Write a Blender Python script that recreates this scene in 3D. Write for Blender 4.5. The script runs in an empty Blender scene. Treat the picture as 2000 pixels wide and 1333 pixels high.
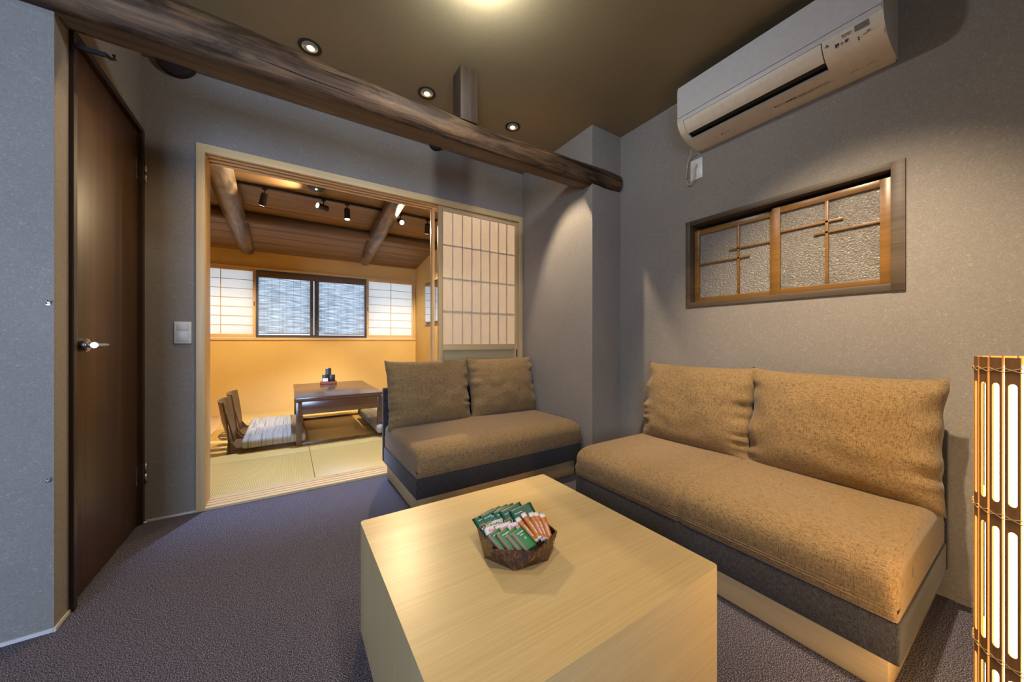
import bpy, bmesh, math, random
from mathutils import Vector, Matrix, noise
random.seed(7)
D = bpy.data
SC = bpy.context.scene
COL = SC.collection
PI = math.pi

# ---------------------------------------------------------------- camera
YAW = math.radians(32.65)
cam_d = D.cameras.new('camera'); cam = D.objects.new('camera', cam_d); COL.objects.link(cam)
cam.location = (0, 0, 0.95); cam.rotation_euler = (PI/2, 0, -YAW)
cam_d.sensor_width = 36; cam_d.lens = 36*682/2000; cam_d.clip_start = 0.02; cam_d.clip_end = 60
SC.camera = cam

# ---------------------------------------------------------------- world
w = D.worlds.new('sky'); SC.world = w; w.use_nodes = True
wn = w.node_tree.nodes; wl = w.node_tree.links
wn['Background'].inputs[0].default_value = (0.62, 0.80, 1.0, 1)
wn['Background'].inputs[1].default_value = 4.0

SC.view_settings.view_transform = 'Standard'
SC.view_settings.look = 'None'
SC.view_settings.gamma = 1
SC.view_settings.use_curve_mapping = False
SC.view_settings.exposure = 0.0
SC.cycles.use_denoising = True
SC.cycles.max_bounces = 8
SC.cycles.diffuse_bounces = 5
SC.cycles.glossy_bounces = 4
SC.cycles.transmission_bounces = 6
SC.cycles.transparent_max_bounces = 12
SC.cycles.sample_clamp_indirect = 4
SC.cycles.caustics_reflective = False
SC.cycles.caustics_refractive = False

# ---------------------------------------------------------------- lights
WARM = (1.0, 0.74, 0.42); SOFT = (1.0, 0.80, 0.56)
def area_light(name, loc, aim, sx, sy, power, col, spread=PI):
    l = D.lights.new(name, 'AREA'); l.shape = 'RECTANGLE'; l.size = sx; l.size_y = sy
    l.energy = power; l.color = col; l.spread = spread
    o = D.objects.new(name, l); COL.objects.link(o); o.location = loc
    o.rotation_euler = (Vector(aim)-Vector(loc)).to_track_quat('-Z', 'Y').to_euler()
    return o
def spot_light(name, loc, aim, power, col, deg, blend=0.4, rad=0.02, parent=None):
    l = D.lights.new(name, 'SPOT'); l.energy = power; l.color = col; l.spot_size = math.radians(deg)
    l.spot_blend = blend; l.shadow_soft_size = rad
    o = D.objects.new(name, l); COL.objects.link(o); o.location = loc
    o.rotation_euler = (Vector(aim)-Vector(loc)).to_track_quat('-Z', 'Y').to_euler()
    return o
# added cool fill lamp behind the camera, unseen; sky portal at the tatami-room window
area_light('rear_cool_fill', (-1.55, -1.70, 1.35), (-1.2, 1.7, 1.15), 1.2, 1.2, 55, (0.44, 0.63, 1.0), math.radians(115))
pw = area_light('tatami_window_portal', (0.33, 5.84, 1.445), (0.33, 2.6, 1.445), 2.8, 0.90, 1, (1, 1, 1))
pw.data.cycles.is_portal = True
# ceiling downlights of the lounge: row in view, and the row behind it above the frame
spot_light('downlight_lamp_a', (0.09, 2.04, 2.415), (-0.25, 2.05, 0.0), 32, WARM, 110, 0.6)
spot_light('downlight_lamp_b', (0.70, 2.04, 2.415), (0.60, 1.85, 0.0), 12, SOFT, 95, 0.6)
spot_light('downlight_lamp_c', (1.31, 2.04, 2.415), (1.80, 1.50, 0.0), 85, SOFT, 68, 0.4)
spot_light('downlight_lamp_d', (0.95, 0.40, 2.415), (2.00, 0.52, 0.62), 250, SOFT, 64, 0.9)
spot_light('downlight_lamp_e', (0.60, 0.20, 2.415), (0.80, 0.52, 0.3), 44, SOFT, 84, 0.8)
spot_light('downlight_lamp_f', (-0.30, -0.30, 2.415), (-0.40, 0.4, 0.0), 20, SOFT, 130, 0.8)
# added cool spot at the round black ceiling fitting, bluing table and tatami
spot_light('added_cool_spot', (0.222, 3.77, 2.36), (0.30, 3.95, 0.0), 360, (0.42, 0.60, 1.0), 90, 0.4)
# ---------------------------------------------------------------- materials
MT = {}
def nm(name):
    m = D.materials.new(name); m.use_nodes = True
    nt = m.node_tree
    b = nt.nodes['Principled BSDF']
    MT[name] = m
    return m, nt, b
def N(nt, t, **kw):
    n = nt.nodes.new(t)
    for k, v in kw.items():
        setattr(n, k, v)
    return n
def coords(nt, scale=(1,1,1), rot=(0,0,0)):
    tc = N(nt, 'ShaderNodeTexCoord'); mp = N(nt, 'ShaderNodeMapping')
    mp.inputs['Scale'].default_value = scale; mp.inputs['Rotation'].default_value = rot
    nt.links.new(tc.outputs['Object'], mp.inputs[0])
    return mp.outputs[0]
def noise_t(nt, vec, scale, detail=4, rough=0.55, dist=0.0):
    n = N(nt, 'ShaderNodeTexNoise'); n.inputs['Scale'].default_value = scale
    n.inputs['Detail'].default_value = detail; n.inputs['Roughness'].default_value = rough
    n.inputs['Distortion'].default_value = dist
    nt.links.new(vec, n.inputs['Vector'])
    return n.outputs['Fac']
def ramp(nt, fac, stops):
    r = N(nt, 'ShaderNodeValToRGB')
    e = r.color_ramp.elements
    while len(e) < len(stops): e.new(0.5)
    for i, (p, c) in enumerate(stops):
        e[i].position = p; e[i].color = (c[0], c[1], c[2], 1)
    nt.links.new(fac, r.inputs[0])
    return r.outputs[0]
def bump(nt, b, h, strength, dist=0.002):
    n = N(nt, 'ShaderNodeBump'); n.inputs['Strength'].default_value = strength
    n.inputs['Distance'].default_value = dist
    nt.links.new(h, n.inputs['Height']); nt.links.new(n.outputs[0], b.inputs['Normal'])
def sc(c, k): return tuple(x*k for x in c)
def plain(name, col, rough=0.5, metal=0.0, spec=None):
    m, nt, b = nm(name)
    v = coords(nt); f = noise_t(nt, v, 45, 3)
    c = ramp(nt, f, [(0.3, sc(col, 0.94)), (0.7, sc(col, 1.05))])
    nt.links.new(c, b.inputs['Base Color'])
    b.inputs['Roughness'].default_value = rough; b.inputs['Metallic'].default_value = metal
    if spec is not None: b.inputs['Specular IOR Level'].default_value = spec
    return m
def wood(name, dark, light, axis='x', fine=60, rough=0.5, along=1.6, bmp=0.15, contrast=(0.35, 0.65), spec=0.4, bd=0.001, patch=0):
    m, nt, b = nm(name)
    s = [fine, fine, fine]; s['xyz'.index(axis)] = along
    v = coords(nt, s)
    f = noise_t(nt, v, 1.0, 6, 0.6, 0.6)
    s2 = [7, 7, 7]; s2['xyz'.index(axis)] = 0.5
    f2 = noise_t(nt, coords(nt, s2), 1.0, 3, 0.5, 1.0)
    mx = N(nt, 'ShaderNodeMath', operation='MULTIPLY_ADD')
    nt.links.new(f2, mx.inputs[0]); mx.inputs[1].default_value = 0.45
    hf = N(nt, 'ShaderNodeMath', operation='MULTIPLY'); hf.inputs[1].default_value = 0.55
    nt.links.new(f, hf.inputs[0]); nt.links.new(hf.outputs[0], mx.inputs[2])
    c = ramp(nt, mx.outputs[0], [(contrast[0], dark), (contrast[1], light)])
    if patch:
        s3 = [patch*2.2]*3; s3['xyz'.index(axis)] = patch*0.7
        pk = ramp(nt, noise_t(nt, coords(nt, s3), 1.0, 5, 0.65, 0.8), [(0.36, (0.30, 0.27, 0.24)), (0.52, (0.9, 0.9, 0.9)), (0.66, (1.35, 1.25, 1.1))])
        pm = N(nt, 'ShaderNodeMixRGB', blend_type='MULTIPLY'); pm.inputs[0].default_value = 1.0
        nt.links.new(c, pm.inputs[1]); nt.links.new(pk, pm.inputs[2]); c = pm.outputs[0]
    nt.links.new(c, b.inputs['Base Color'])
    b.inputs['Roughness'].default_value = rough
    b.inputs['Specular IOR Level'].default_value = spec
    if bmp: bump(nt, b, f, bmp, bd)
    return m
def paper_wall(name, a, b_, c_fib, rough=0.85, bstr=0.5):
    m, nt, b = nm(name)
    v = coords(nt)
    f = noise_t(nt, v, 60, 5, 0.75, 3.5)
    c1 = ramp(nt, f, [(0.32, a), (0.60, b_), (0.70, c_fib)])
    fl = noise_t(nt, v, 34, 2, 0.5, 1.2); fm = noise_t(nt, v, 42, 2)
    fl2 = noise_t(nt, coords(nt, (1, 1, 1), (0.6, 0.9, 0.4)), 40, 2, 0.5, 1.5)
    r1 = ramp(nt, fl, [(0.486, (0, 0, 0)), (0.5, (1, 1, 1)), (0.514, (0, 0, 0))])
    r1b = ramp(nt, fl2, [(0.450, (0, 0, 0)), (0.462, (1, 1, 1)), (0.474, (0, 0, 0))])
    r2 = ramp(nt, fm, [(0.50, (0, 0, 0)), (0.55, (1, 1, 1))])
    mxx = N(nt, 'ShaderNodeMath', operation='MAXIMUM'); nt.links.new(r1, mxx.inputs[0]); nt.links.new(r1b, mxx.inputs[1])
    mu = N(nt, 'ShaderNodeMath', operation='MULTIPLY'); nt.links.new(mxx.outputs[0], mu.inputs[0]); nt.links.new(r2, mu.inputs[1])
    mf = N(nt, 'ShaderNodeMath', operation='MULTIPLY'); nt.links.new(mu.outputs[0], mf.inputs[0]); mf.inputs[1].default_value = 0.28
    mb = N(nt, 'ShaderNodeMixRGB'); nt.links.new(mf.outputs[0], mb.inputs[0]); nt.links.new(c1, mb.inputs[1]); mb.inputs[2].default_value = (*sc(c_fib, 1.12), 1)
    c1 = mb.outputs[0]
    g = noise_t(nt, v, 2.0, 2)
    mixn = N(nt, 'ShaderNodeMixRGB', blend_type='MULTIPLY'); mixn.inputs[0].default_value = 0.25
    nt.links.new(c1, mixn.inputs[1]); nt.links.new(g, mixn.inputs[2])
    nt.links.new(mixn.outputs[0], b.inputs['Base Color'])
    b.inputs['Roughness'].default_value = rough; b.inputs['Specular IOR Level'].default_value = 0.25
    f2 = noise_t(nt, v, 90, 4, 0.7, 3.0)
    bump(nt, b, f2, bstr, 0.0025)
    return m
def fabric(name, dark, base, lite, s=420, slub=True, rough=0.9):
    m, nt, b = nm(name)
    vx = coords(nt, (s*0.16, s, s*0.9)); vz = coords(nt, (s, s*0.9, s*0.16))
    fx = noise_t(nt, vx, 1.0, 2, 0.5); fz = noise_t(nt, vz, 1.0, 2, 0.5)
    mx = N(nt, 'ShaderNodeMath', operation='ADD'); nt.links.new(fx, mx.inputs[0]); nt.links.new(fz, mx.inputs[1])
    hf = N(nt, 'ShaderNodeMath', operation='MULTIPLY'); hf.inputs[1].default_value = 0.5
    nt.links.new(mx.outputs[0], hf.inputs[0])
    c = ramp(nt, hf.outputs[0], [(0.34, dark), (0.46, base), (0.62, lite)])
    if slub:
        s1 = noise_t(nt, coords(nt, (34, 520, 520)), 1.0, 1, 0.5)
        s2 = noise_t(nt, coords(nt, (520, 34, 34)), 1.0, 1, 0.5)
        mn = N(nt, 'ShaderNodeMath', operation='MINIMUM'); nt.links.new(s1, mn.inputs[0]); nt.links.new(s2, mn.inputs[1])
        k = ramp(nt, mn.outputs[0], [(0.24, (0.20, 0.15, 0.10)), (0.34, (1, 1, 1))])
        mm = N(nt, 'ShaderNodeMixRGB', blend_type='MULTIPLY'); mm.inputs[0].default_value = 0.75
        nt.links.new(c, mm.inputs[1]); nt.links.new(k, mm.inputs[2]); c = mm.outputs[0]
    nt.links.new(c, b.inputs['Base Color'])
    b.inputs['Roughness'].default_value = rough; b.inputs['Specular IOR Level'].default_value = 0.15
    b.inputs['Sheen Weight'].default_value = 0.15
    bump(nt, b, hf.outputs[0], 0.5, 0.0012)
    return m
def emit(name, col, strength):
    m = D.materials.new(name); m.use_nodes = True; nt = m.node_tree
    nt.nodes.remove(nt.nodes['Principled BSDF'])
    e = N(nt, 'ShaderNodeEmission'); e.inputs[0].default_value = (*col, 1); e.inputs[1].default_value = strength
    nt.links.new(e.outputs[0], nt.nodes['Material Output'].inputs[0]); MT[name] = m
    return m

paper_wall('wallpaper_grey', (0.240, 0.212, 0.184), (0.308, 0.273, 0.238), (0.50, 0.46, 0.42))
paper_wall('wall_ochre', (0.68, 0.46, 0.165), (0.74, 0.51, 0.195), (0.77, 0.54, 0.22), bstr=0.15)
paper_wall('ceiling_paint', (0.25, 0.195, 0.105), (0.29, 0.228, 0.128), (0.32, 0.255, 0.15), rough=0.6, bstr=0.2)
# carpet
m, nt, b = nm('carpet')
v = coords(nt); f = noise_t(nt, v, 330, 3, 0.75); g = noise_t(nt, v, 9, 3)
c = ramp(nt, f, [(0.40, (0.022, 0.020, 0.024)), (0.51, (0.062, 0.056, 0.070)), (0.60, (0.34, 0.31, 0.38))])
nt.links.new(c, b.inputs['Base Color']); b.inputs['Roughness'].default_value = 1.0
b.inputs['Specular IOR Level'].default_value = 0.1
bump(nt, b, f, 0.8, 0.003)
# tatami weave
def tatami(name, axis):
    m, nt, b = nm(name)
    s = [60, 60, 60]; s[axis] = 900
    f = noise_t(nt, coords(nt, s), 1.0, 2)
    wv = N(nt, 'ShaderNodeTexWave', bands_direction='XY'[axis]); wv.inputs['Scale'].default_value = 32
    wv.inputs['Distortion'].default_value = 0.3
    nt.links.new(coords(nt), wv.inputs[0])
    mx = N(nt, 'ShaderNodeMixRGB', blend_type='MULTIPLY'); mx.inputs[0].default_value = 0.35
    c = ramp(nt, f, [(0.3, (0.62, 0.41, 0.105)), (0.7, (0.76, 0.54, 0.18))])
    nt.links.new(c, mx.inputs[1]); nt.links.new(wv.outputs[0], mx.inputs[2])
    nt.links.new(mx.outputs[0], b.inputs['Base Color']); b.inputs['Roughness'].default_value = 0.42
    bump(nt, b, wv.outputs[0], 0.35, 0.002)
    return m
tatami('tatami_a', 0); tatami('tatami_b', 1)
wood('wood_cream_x', (0.53, 0.37, 0.175), (0.68, 0.50, 0.265), 'x', 90, 0.5, 2.2, 0.1)
wood('wood_cream_y', (0.53, 0.37, 0.175), (0.68, 0.50, 0.265), 'y', 90, 0.5, 2.2, 0.1)
wood('wood_cream_z', (0.53, 0.37, 0.175), (0.68, 0.50, 0.265), 'z', 90, 0.5, 2.2, 0.1)
wood('table_wood_top', (0.58, 0.405, 0.170), (0.71, 0.52, 0.245), 'x', 170, 0.34, 3.0, 0.08, (0.36, 0.64))
wood('table_wood_side', (0.55, 0.385, 0.175), (0.66, 0.48, 0.24), 'z', 130, 0.42, 3.0, 0.08, (0.38, 0.62))
wood('pine_x', (0.56, 0.375, 0.165), (0.72, 0.52, 0.27), 'x', 45, 0.42, 1.0, 0.08)
wood('pine_z', (0.56, 0.375, 0.165), (0.72, 0.52, 0.27), 'z', 45, 0.42, 1.0, 0.08)
wood('door_wood', (0.035, 0.015, 0.005), (0.100, 0.048, 0.016), 'z', 60, 0.42, 0.9, 0.06)
wood('door_frame_wood', (0.018, 0.009, 0.006), (0.045, 0.022, 0.013), 'z', 60, 0.4, 0.9, 0.06)
wood('old_log', (0.024, 0.012, 0.006), (0.215, 0.120, 0.058), 'x', 42, 0.6, 1.8, 1.0, (0.38, 0.64), 0.3, 0.006, 5)
wood('old_log_hewn', (0.055, 0.030, 0.014), (0.15, 0.088, 0.045), 'x', 40, 0.6, 1.2, 0.6, bd=0.003)
wood('post_wood', (0.018, 0.010, 0.005), (0.070, 0.041, 0.021), 'z', 34, 0.65, 1.2, 0.8, bd=0.003)
wood('rafter_log', (0.09, 0.060, 0.038), (0.27, 0.20, 0.145), 'y', 22, 0.36, 1.0, 0.8, (0.35, 0.65), 0.6, 0.004, 4)
wood('purlin_log', (0.05, 0.028, 0.014), (0.13, 0.076, 0.040), 'x', 22, 0.42, 1.0, 0.7)
wood('ceiling_board', (0.135, 0.080, 0.036), (0.27, 0.165, 0.080), 'x', 38, 0.5, 1.2, 0.3)
wood('window_frame_old', (0.050, 0.032, 0.018), (0.125, 0.086, 0.052), 'y', 50, 0.5, 1.5, 0.3)
wood('sash_amber', (0.13, 0.060, 0.012), (0.26, 0.125, 0.030), 'y', 50, 0.32, 1.5, 0.2)
wood('zaisu_wood', (0.075, 0.038, 0.014), (0.14, 0.078, 0.032), 'z', 40, 0.4, 1.5, 0.1)
wood('low_table_wood', (0.075, 0.035, 0.020), (0.135, 0.066, 0.038), 'x', 40, 0.22, 1.5, 0.05, spec=0.9)
wood('lamp_wood', (0.22, 0.095, 0.028), (0.36, 0.165, 0.055), 'z', 120, 0.45, 4, 0.2)
wood('tray_wood', (0.16, 0.045, 0.02), (0.30, 0.09, 0.04), 'x', 60, 0.35, 2, 0.1)
wood('floorboard', (0.50, 0.29, 0.10), (0.66, 0.42, 0.17), 'y', 40, 0.4, 1, 0.1)
fabric('fabric_brown', (0.096, 0.058, 0.025), (0.205, 0.130, 0.056), (0.290, 0.190, 0.088))
fabric('fabric_dark', (0.014, 0.012, 0.014), (0.030, 0.027, 0.030), (0.060, 0.056, 0.058), slub=False)
plain('ac_white', (0.50, 0.47, 0.45), 0.28)
plain('ac_cream', (0.62, 0.54, 0.42), 0.35)
plain('ac_dark', (0.012, 0.010, 0.009), 0.5)
plain('ac_grey', (0.15, 0.145, 0.13), 0.25)
plain('ink', (0.03, 0.025, 0.02), 0.6)
plain('ink_soft', (0.20, 0.17, 0.12), 0.6)
plain('switch_white', (0.66, 0.64, 0.61), 0.3)
plain('plastic_white', (0.62, 0.59, 0.57), 0.35)
plain('steel', (0.62, 0.58, 0.53), 0.22, 1.0)
plain('black_metal', (0.015, 0.013, 0.013), 0.35, 0.3)
plain('window_alu', (0.055, 0.060, 0.095), 0.4)
plain('blind_brown', (0.12, 0.075, 0.055), 0.6)
plain('cord', (0.45, 0.38, 0.28), 0.5)
plain('lamp_cord', (0.62, 0.42, 0.18), 0.6)
plain('black_label', (0.02, 0.018, 0.02), 0.3)
plain('white_label', (0.72, 0.70, 0.66), 0.5)
plain('foil_dark_green', (0.0, 0.095, 0.047), 0.45)
plain('foil_green', (0.004, 0.17, 0.035), 0.42)
plain('foil_tan', (0.24, 0.18, 0.11), 0.4)
plain('packet_white', (0.78, 0.72, 0.72), 0.5)
plain('packet_orange', (0.56, 0.16, 0.02), 0.35)
plain('print_white', (0.85, 0.87, 0.82), 0.5)
plain('print_gold', (0.62, 0.38, 0.08), 0.4)
plain('print_pink', (0.65, 0.16, 0.32), 0.5)
plain('hole_dark', (0.012, 0.008, 0.006), 0.8)
plain('log_end_dark', (0.022, 0.013, 0.009), 0.8)
plain('pull_dark', (0.03, 0.012, 0.006), 0.5)
wood('fusuma_panel', (0.42, 0.31, 0.15), (0.52, 0.40, 0.21), 'x', 150, 0.6, 4, 0.1)
# mottled lacquer bowl
m, nt, b = nm('bowl_shell')
v = coords(nt, (1, 1, 0.5)); f = noise_t(nt, v, 85, 5, 0.7, 1.2)
c = ramp(nt, f, [(0.42, (0.026, 0.008, 0.004)), (0.54, (0.080, 0.024, 0.008)), (0.68, (0.32, 0.13, 0.02))])
nt.links.new(c, b.inputs['Base Color']); b.inputs['Roughness'].default_value = 0.22
# striped cushion cloth
m, nt, b = nm('stripe_cloth')
f = noise_t(nt, coords(nt, (85, 2, 2)), 1.0, 4, 0.7)
f2 = noise_t(nt, coords(nt, (900, 900, 900)), 1.0, 2)
c = ramp(nt, f, [(0.28, (0.08, 0.10, 0.13)), (0.42, (0.24, 0.21, 0.17)), (0.55, (0.38, 0.35, 0.29)), (0.7, (0.16, 0.18, 0.21))])
nt.links.new(c, b.inputs['Base Color']); b.inputs['Roughness'].default_value = 0.7
bump(nt, b, f2, 0.4, 0.001)
# translucent papers
def washi(name, col, trans, tcol=None, clear=0.0):
    m = D.materials.new(name); m.use_nodes = True; nt = m.node_tree
    nt.nodes.remove(nt.nodes['Principled BSDF'])
    d = N(nt, 'ShaderNodeBsdfDiffuse'); t = N(nt, 'ShaderNodeBsdfTranslucent'); mx = N(nt, 'ShaderNodeMixShader')
    f = noise_t(nt, coords(nt), 60, 4, 0.7, 2.0)
    c = ramp(nt, f, [(0.3, sc(col, 0.93)), (0.7, col)]); c2 = ramp(nt, f, [(0.3, sc(tcol, 0.93)), (0.7, tcol)])
    nt.links.new(c, d.inputs[0]); nt.links.new(c2, t.inputs[0]); mx.inputs[0].default_value = trans
    nt.links.new(d.outputs[0], mx.inputs[1]); nt.links.new(t.outputs[0], mx.inputs[2])
    out = mx.outputs[0]
    if clear:
        tp = N(nt, 'ShaderNodeBsdfTransparent'); m3 = N(nt, 'ShaderNodeMixShader'); m3.inputs[0].default_value = clear
        nt.links.new(out, m3.inputs[1]); nt.links.new(tp.outputs[0], m3.inputs[2]); out = m3.outputs[0]
    nt.links.new(out, nt.nodes['Material Output'].inputs[0]); MT[name] = m
washi('shoji_paper', (0.85, 0.84, 0.80), 0.55, (0.80, 0.77, 0.74))
washi('door_paper', (0.84, 0.77, 0.66), 0.66, (0.98, 0.94, 0.88), 0.07)
# reed blind: fine reeds with gaps
m = D.materials.new('reed_blind'); m.use_nodes = True; nt = m.node_tree
nt.nodes.remove(nt.nodes['Principled BSDF'])
fz = noise_t(nt, coords(nt, (5, 1, 110)), 1.0, 3, 0.6, 0.3)
fx = noise_t(nt, coords(nt, (40, 1, 1)), 1.0, 3, 0.6)
k = ramp(nt, fz, [(0.42, (0.30, 0.30, 0.30)), (0.54, (0.0, 0.0, 0.0))])
tr = N(nt, 'ShaderNodeBsdfTransparent'); tl = N(nt, 'ShaderNodeBsdfTranslucent'); df = N(nt, 'ShaderNodeBsdfDiffuse')
tl.inputs[0].default_value = (0.74, 0.78, 0.82, 1); df.inputs[0].default_value = (0.5, 0.5, 0.5, 1)
cx = ramp(nt, fx, [(0.35, (0.36, 0.38, 0.41)), (0.5, (0.44, 0.45, 0.46))]); nt.links.new(cx, tl.inputs[0])
m1 = N(nt, 'ShaderNodeMixShader'); m1.inputs[0].default_value = 0.25
nt.links.new(tl.outputs[0], m1.inputs[1]); nt.links.new(df.outputs[0], m1.inputs[2])
m2 = N(nt, 'ShaderNodeMixShader'); nt.links.new(k, m2.inputs[0])
nt.links.new(m1.outputs[0], m2.inputs[1]); nt.links.new(tr.outputs[0], m2.inputs[2])
nt.links.new(m2.outputs[0], nt.nodes['Material Output'].inputs[0]); MT['reed_blind'] = m
# mirror, patterned glass
m, nt, b = nm('mirror_glass'); b.inputs['Metallic'].default_value = 1; b.inputs['Roughness'].default_value = 0.03
b.inputs['Base Color'].default_value = (0.62, 0.64, 0.66, 1)
def patt_glass(name, lo, hi, sp, seed_glints=False):
    m, nt, b = nm(name)
    v = coords(nt); f = noise_t(nt, v, 95, 4, 0.75, 0.5)
    c = ramp(nt, f, [(0.3, lo), (0.6, hi)])
    if seed_glints:  # bright flecks painted into the glass colour as glints off its bubbles
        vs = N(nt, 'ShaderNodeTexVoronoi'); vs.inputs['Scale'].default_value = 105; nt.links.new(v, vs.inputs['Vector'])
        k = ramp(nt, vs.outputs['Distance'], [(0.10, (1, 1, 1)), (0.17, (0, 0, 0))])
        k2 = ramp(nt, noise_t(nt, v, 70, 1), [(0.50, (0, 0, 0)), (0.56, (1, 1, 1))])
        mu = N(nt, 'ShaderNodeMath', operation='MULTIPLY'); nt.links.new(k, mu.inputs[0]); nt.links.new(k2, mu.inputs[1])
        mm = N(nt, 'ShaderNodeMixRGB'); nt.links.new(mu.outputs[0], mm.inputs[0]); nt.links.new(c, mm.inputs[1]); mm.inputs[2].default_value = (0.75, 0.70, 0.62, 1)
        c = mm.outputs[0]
    nt.links.new(c, b.inputs['Base Color']); b.inputs['Roughness'].default_value = sp
    b.inputs['Specular IOR Level'].default_value = 0.8
    vo = N(nt, 'ShaderNodeTexVoronoi'); vo.inputs['Scale'].default_value = 130
    nt.links.new(v, vo.inputs['Vector'])
    ad = N(nt, 'ShaderNodeMath', operation='ADD'); nt.links.new(vo.outputs['Distance'], ad.inputs[0]); nt.links.new(f, ad.inputs[1])
    bump(nt, b, ad.outputs[0], 0.9, 0.004)
patt_glass('frost_glass', (0.17, 0.15, 0.13), (0.24, 0.215, 0.185), 0.3)
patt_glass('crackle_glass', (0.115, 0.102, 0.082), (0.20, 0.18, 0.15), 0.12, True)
emit('lamp_glow', (1.0, 0.63, 0.25), 19.0)
emit('spot_glow', (1.0, 0.86, 0.66), 12.0)
emit('downlight_glow', (1.0, 0.85, 0.62), 2.2)
emit('ceiling_lamp_glow', (0.92, 0.97, 1.0), 400.0)
m, nt, b = nm('reflector'); b.inputs['Metallic'].default_value = 1; b.inputs['Roughness'].default_value = 0.12
b.inputs['Base Color'].default_value = (0.8, 0.76, 0.68, 1)

# ---------------------------------------------------------------- mesh helpers
def add_box(bm, x0, x1, y0, y1, z0, z1, bev=0.0, seg=2, mat=0):
    t = bmesh.new()
    bmesh.ops.create_cube(t, size=1)
    for v in t.verts:
        v.co = Vector((x0+(v.co.x+.5)*(x1-x0), y0+(v.co.y+.5)*(y1-y0), z0+(v.co.z+.5)*(z1-z0)))
    if bev > 0:
        bmesh.ops.bevel(t, geom=list(t.edges), offset=bev, segments=seg, profile=0.5, affect='EDGES')
    merge(bm, t, mat); t.free()
def merge(bm, t, mat=0, M=None):
    vm = {}
    for v in t.verts:
        vm[v] = bm.verts.new(M @ v.co if M else v.co)
    for f in t.faces:
        try:
            nf = bm.faces.new([vm[v] for v in f.verts]); nf.material_index = mat; nf.smooth = f.smooth
        except ValueError: pass
def add_cyl(bm, p0, p1, r0, r1=None, n=20, caps=True, smooth=True):
    r1 = r0 if r1 is None else r1
    p0 = Vector(p0); p1 = Vector(p1); d = (p1-p0).normalized()
    a = d.orthogonal().normalized(); c = d.cross(a)
    A = []; B = []
    for i in range(n):
        t = 2*PI*i/n; o = a*math.cos(t)+c*math.sin(t)
        A.append(bm.verts.new(p0+o*r0)); B.append(bm.verts.new(p1+o*r1))
    for i in range(n):
        f = bm.faces.new([A[i], A[(i+1)%n], B[(i+1)%n], B[i]]); f.smooth = smooth
    if caps:
        bm.faces.new(A[::-1]); bm.faces.new(B)
def add_tube(bm, pts, r, n=8):
    pts = [Vector(p) for p in pts]; rings = []
    up = Vector((0, 0, 1))
    for i, p in enumerate(pts):
        d = (pts[min(i+1, len(pts)-1)]-pts[max(i-1, 0)]).normalized()
        a = d.cross(up)
        if a.length < 1e-3: a = d.cross(Vector((1, 0, 0)))
        a.normalize(); c = d.cross(a)
        rr = r[i] if isinstance(r, (list, tuple)) else r
        rings.append([bm.verts.new(p+(a*math.cos(2*PI*k/n)+c*math.sin(2*PI*k/n))*rr) for k in range(n)])
    for i in range(len(rings)-1):
        for k in range(n):
            f = bm.faces.new([rings[i][k], rings[i][(k+1)%n], rings[i+1][(k+1)%n], rings[i+1][k]]); f.smooth = True
    bm.faces.new(rings[0][::-1]); bm.faces.new(rings[-1])
def add_lathe(bm, prof, n=28, c=(0, 0, 0), closed=False):
    rings = []
    for r, z in prof:
        rings.append([bm.verts.new((c[0]+r*math.cos(2*PI*k/n), c[1]+r*math.sin(2*PI*k/n), c[2]+z)) for k in range(n)])
    for i in range(len(rings)-1):
        for k in range(n):
            f = bm.faces.new([rings[i][k], rings[i][(k+1)%n], rings[i+1][(k+1)%n], rings[i+1][k]]); f.smooth = True
    if closed:
        bm.faces.new(rings[0][::-1]); bm.faces.new(rings[-1])
def extrude_profile(bm, prof, x0, x1, axis='y'):
    """prof: list of (a,b) ; extruded along given axis between x0 and x1"""
    def P(a, b_, t):
        return {'y': (a, t, b_), 'x': (t, a, b_), 'z': (a, b_, t)}[axis]
    A = [bm.verts.new(P(a, b_, x0)) for a, b_ in prof]; B = [bm.verts.new(P(a, b_, x1)) for a, b_ in prof]
    n = len(prof)
    for i in range(n): bm.faces.new([A[i], A[(i+1)%n], B[(i+1)%n], B[i]])
    bm.faces.new(A[::-1]); bm.faces.new(B)
def mesh(name, bm, mats, parent=None, sm=None, loc=None):
    bmesh.ops.recalc_face_normals(bm, faces=list(bm.faces))
    me = D.meshes.new(name); bm.to_mesh(me); bm.free()
    for mm in (mats if isinstance(mats, (list, tuple)) else [mats]): me.materials.append(MT[mm])
    o = D.objects.new(name, me); COL.objects.link(o)
    if parent: o.parent = parent
    if sm is not None:
        for p in me.polygons: p.use_smooth = True
        me.set_sharp_from_angle(angle=math.radians(sm))
    if loc: o.location = loc
    return o
def boxo(name, parent, mat, *a, bev=0.0, seg=2, sm=None):
    bm = bmesh.new(); add_box(bm, *a, bev=bev, seg=seg)
    return mesh(name, bm, mat, parent, sm if sm is not None else (40 if bev else None))
def tag(o, label=None, cat=None, group=None, kind=None):
    if label: o['label'] = label
    if cat: o['category'] = cat
    if group: o['group'] = group
    if kind: o['kind'] = kind
    return o
def empty(name, loc=(0, 0, 0), rz=0.0, label=None, cat=None, group=None):
    o = D.objects.new(name, None); COL.objects.link(o); o.location = loc; o.rotation_euler = (0, 0, rz)
    o.empty_display_size = 0.1
    return tag(o, label, cat, group)
def struct(name, bm, mats, parent=None, label=None, sm=None):
    o = mesh(name, bm, mats, parent, sm)
    if parent is None:
        o['kind'] = 'structure'
        if label: o['label'] = label
    return o
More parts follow.
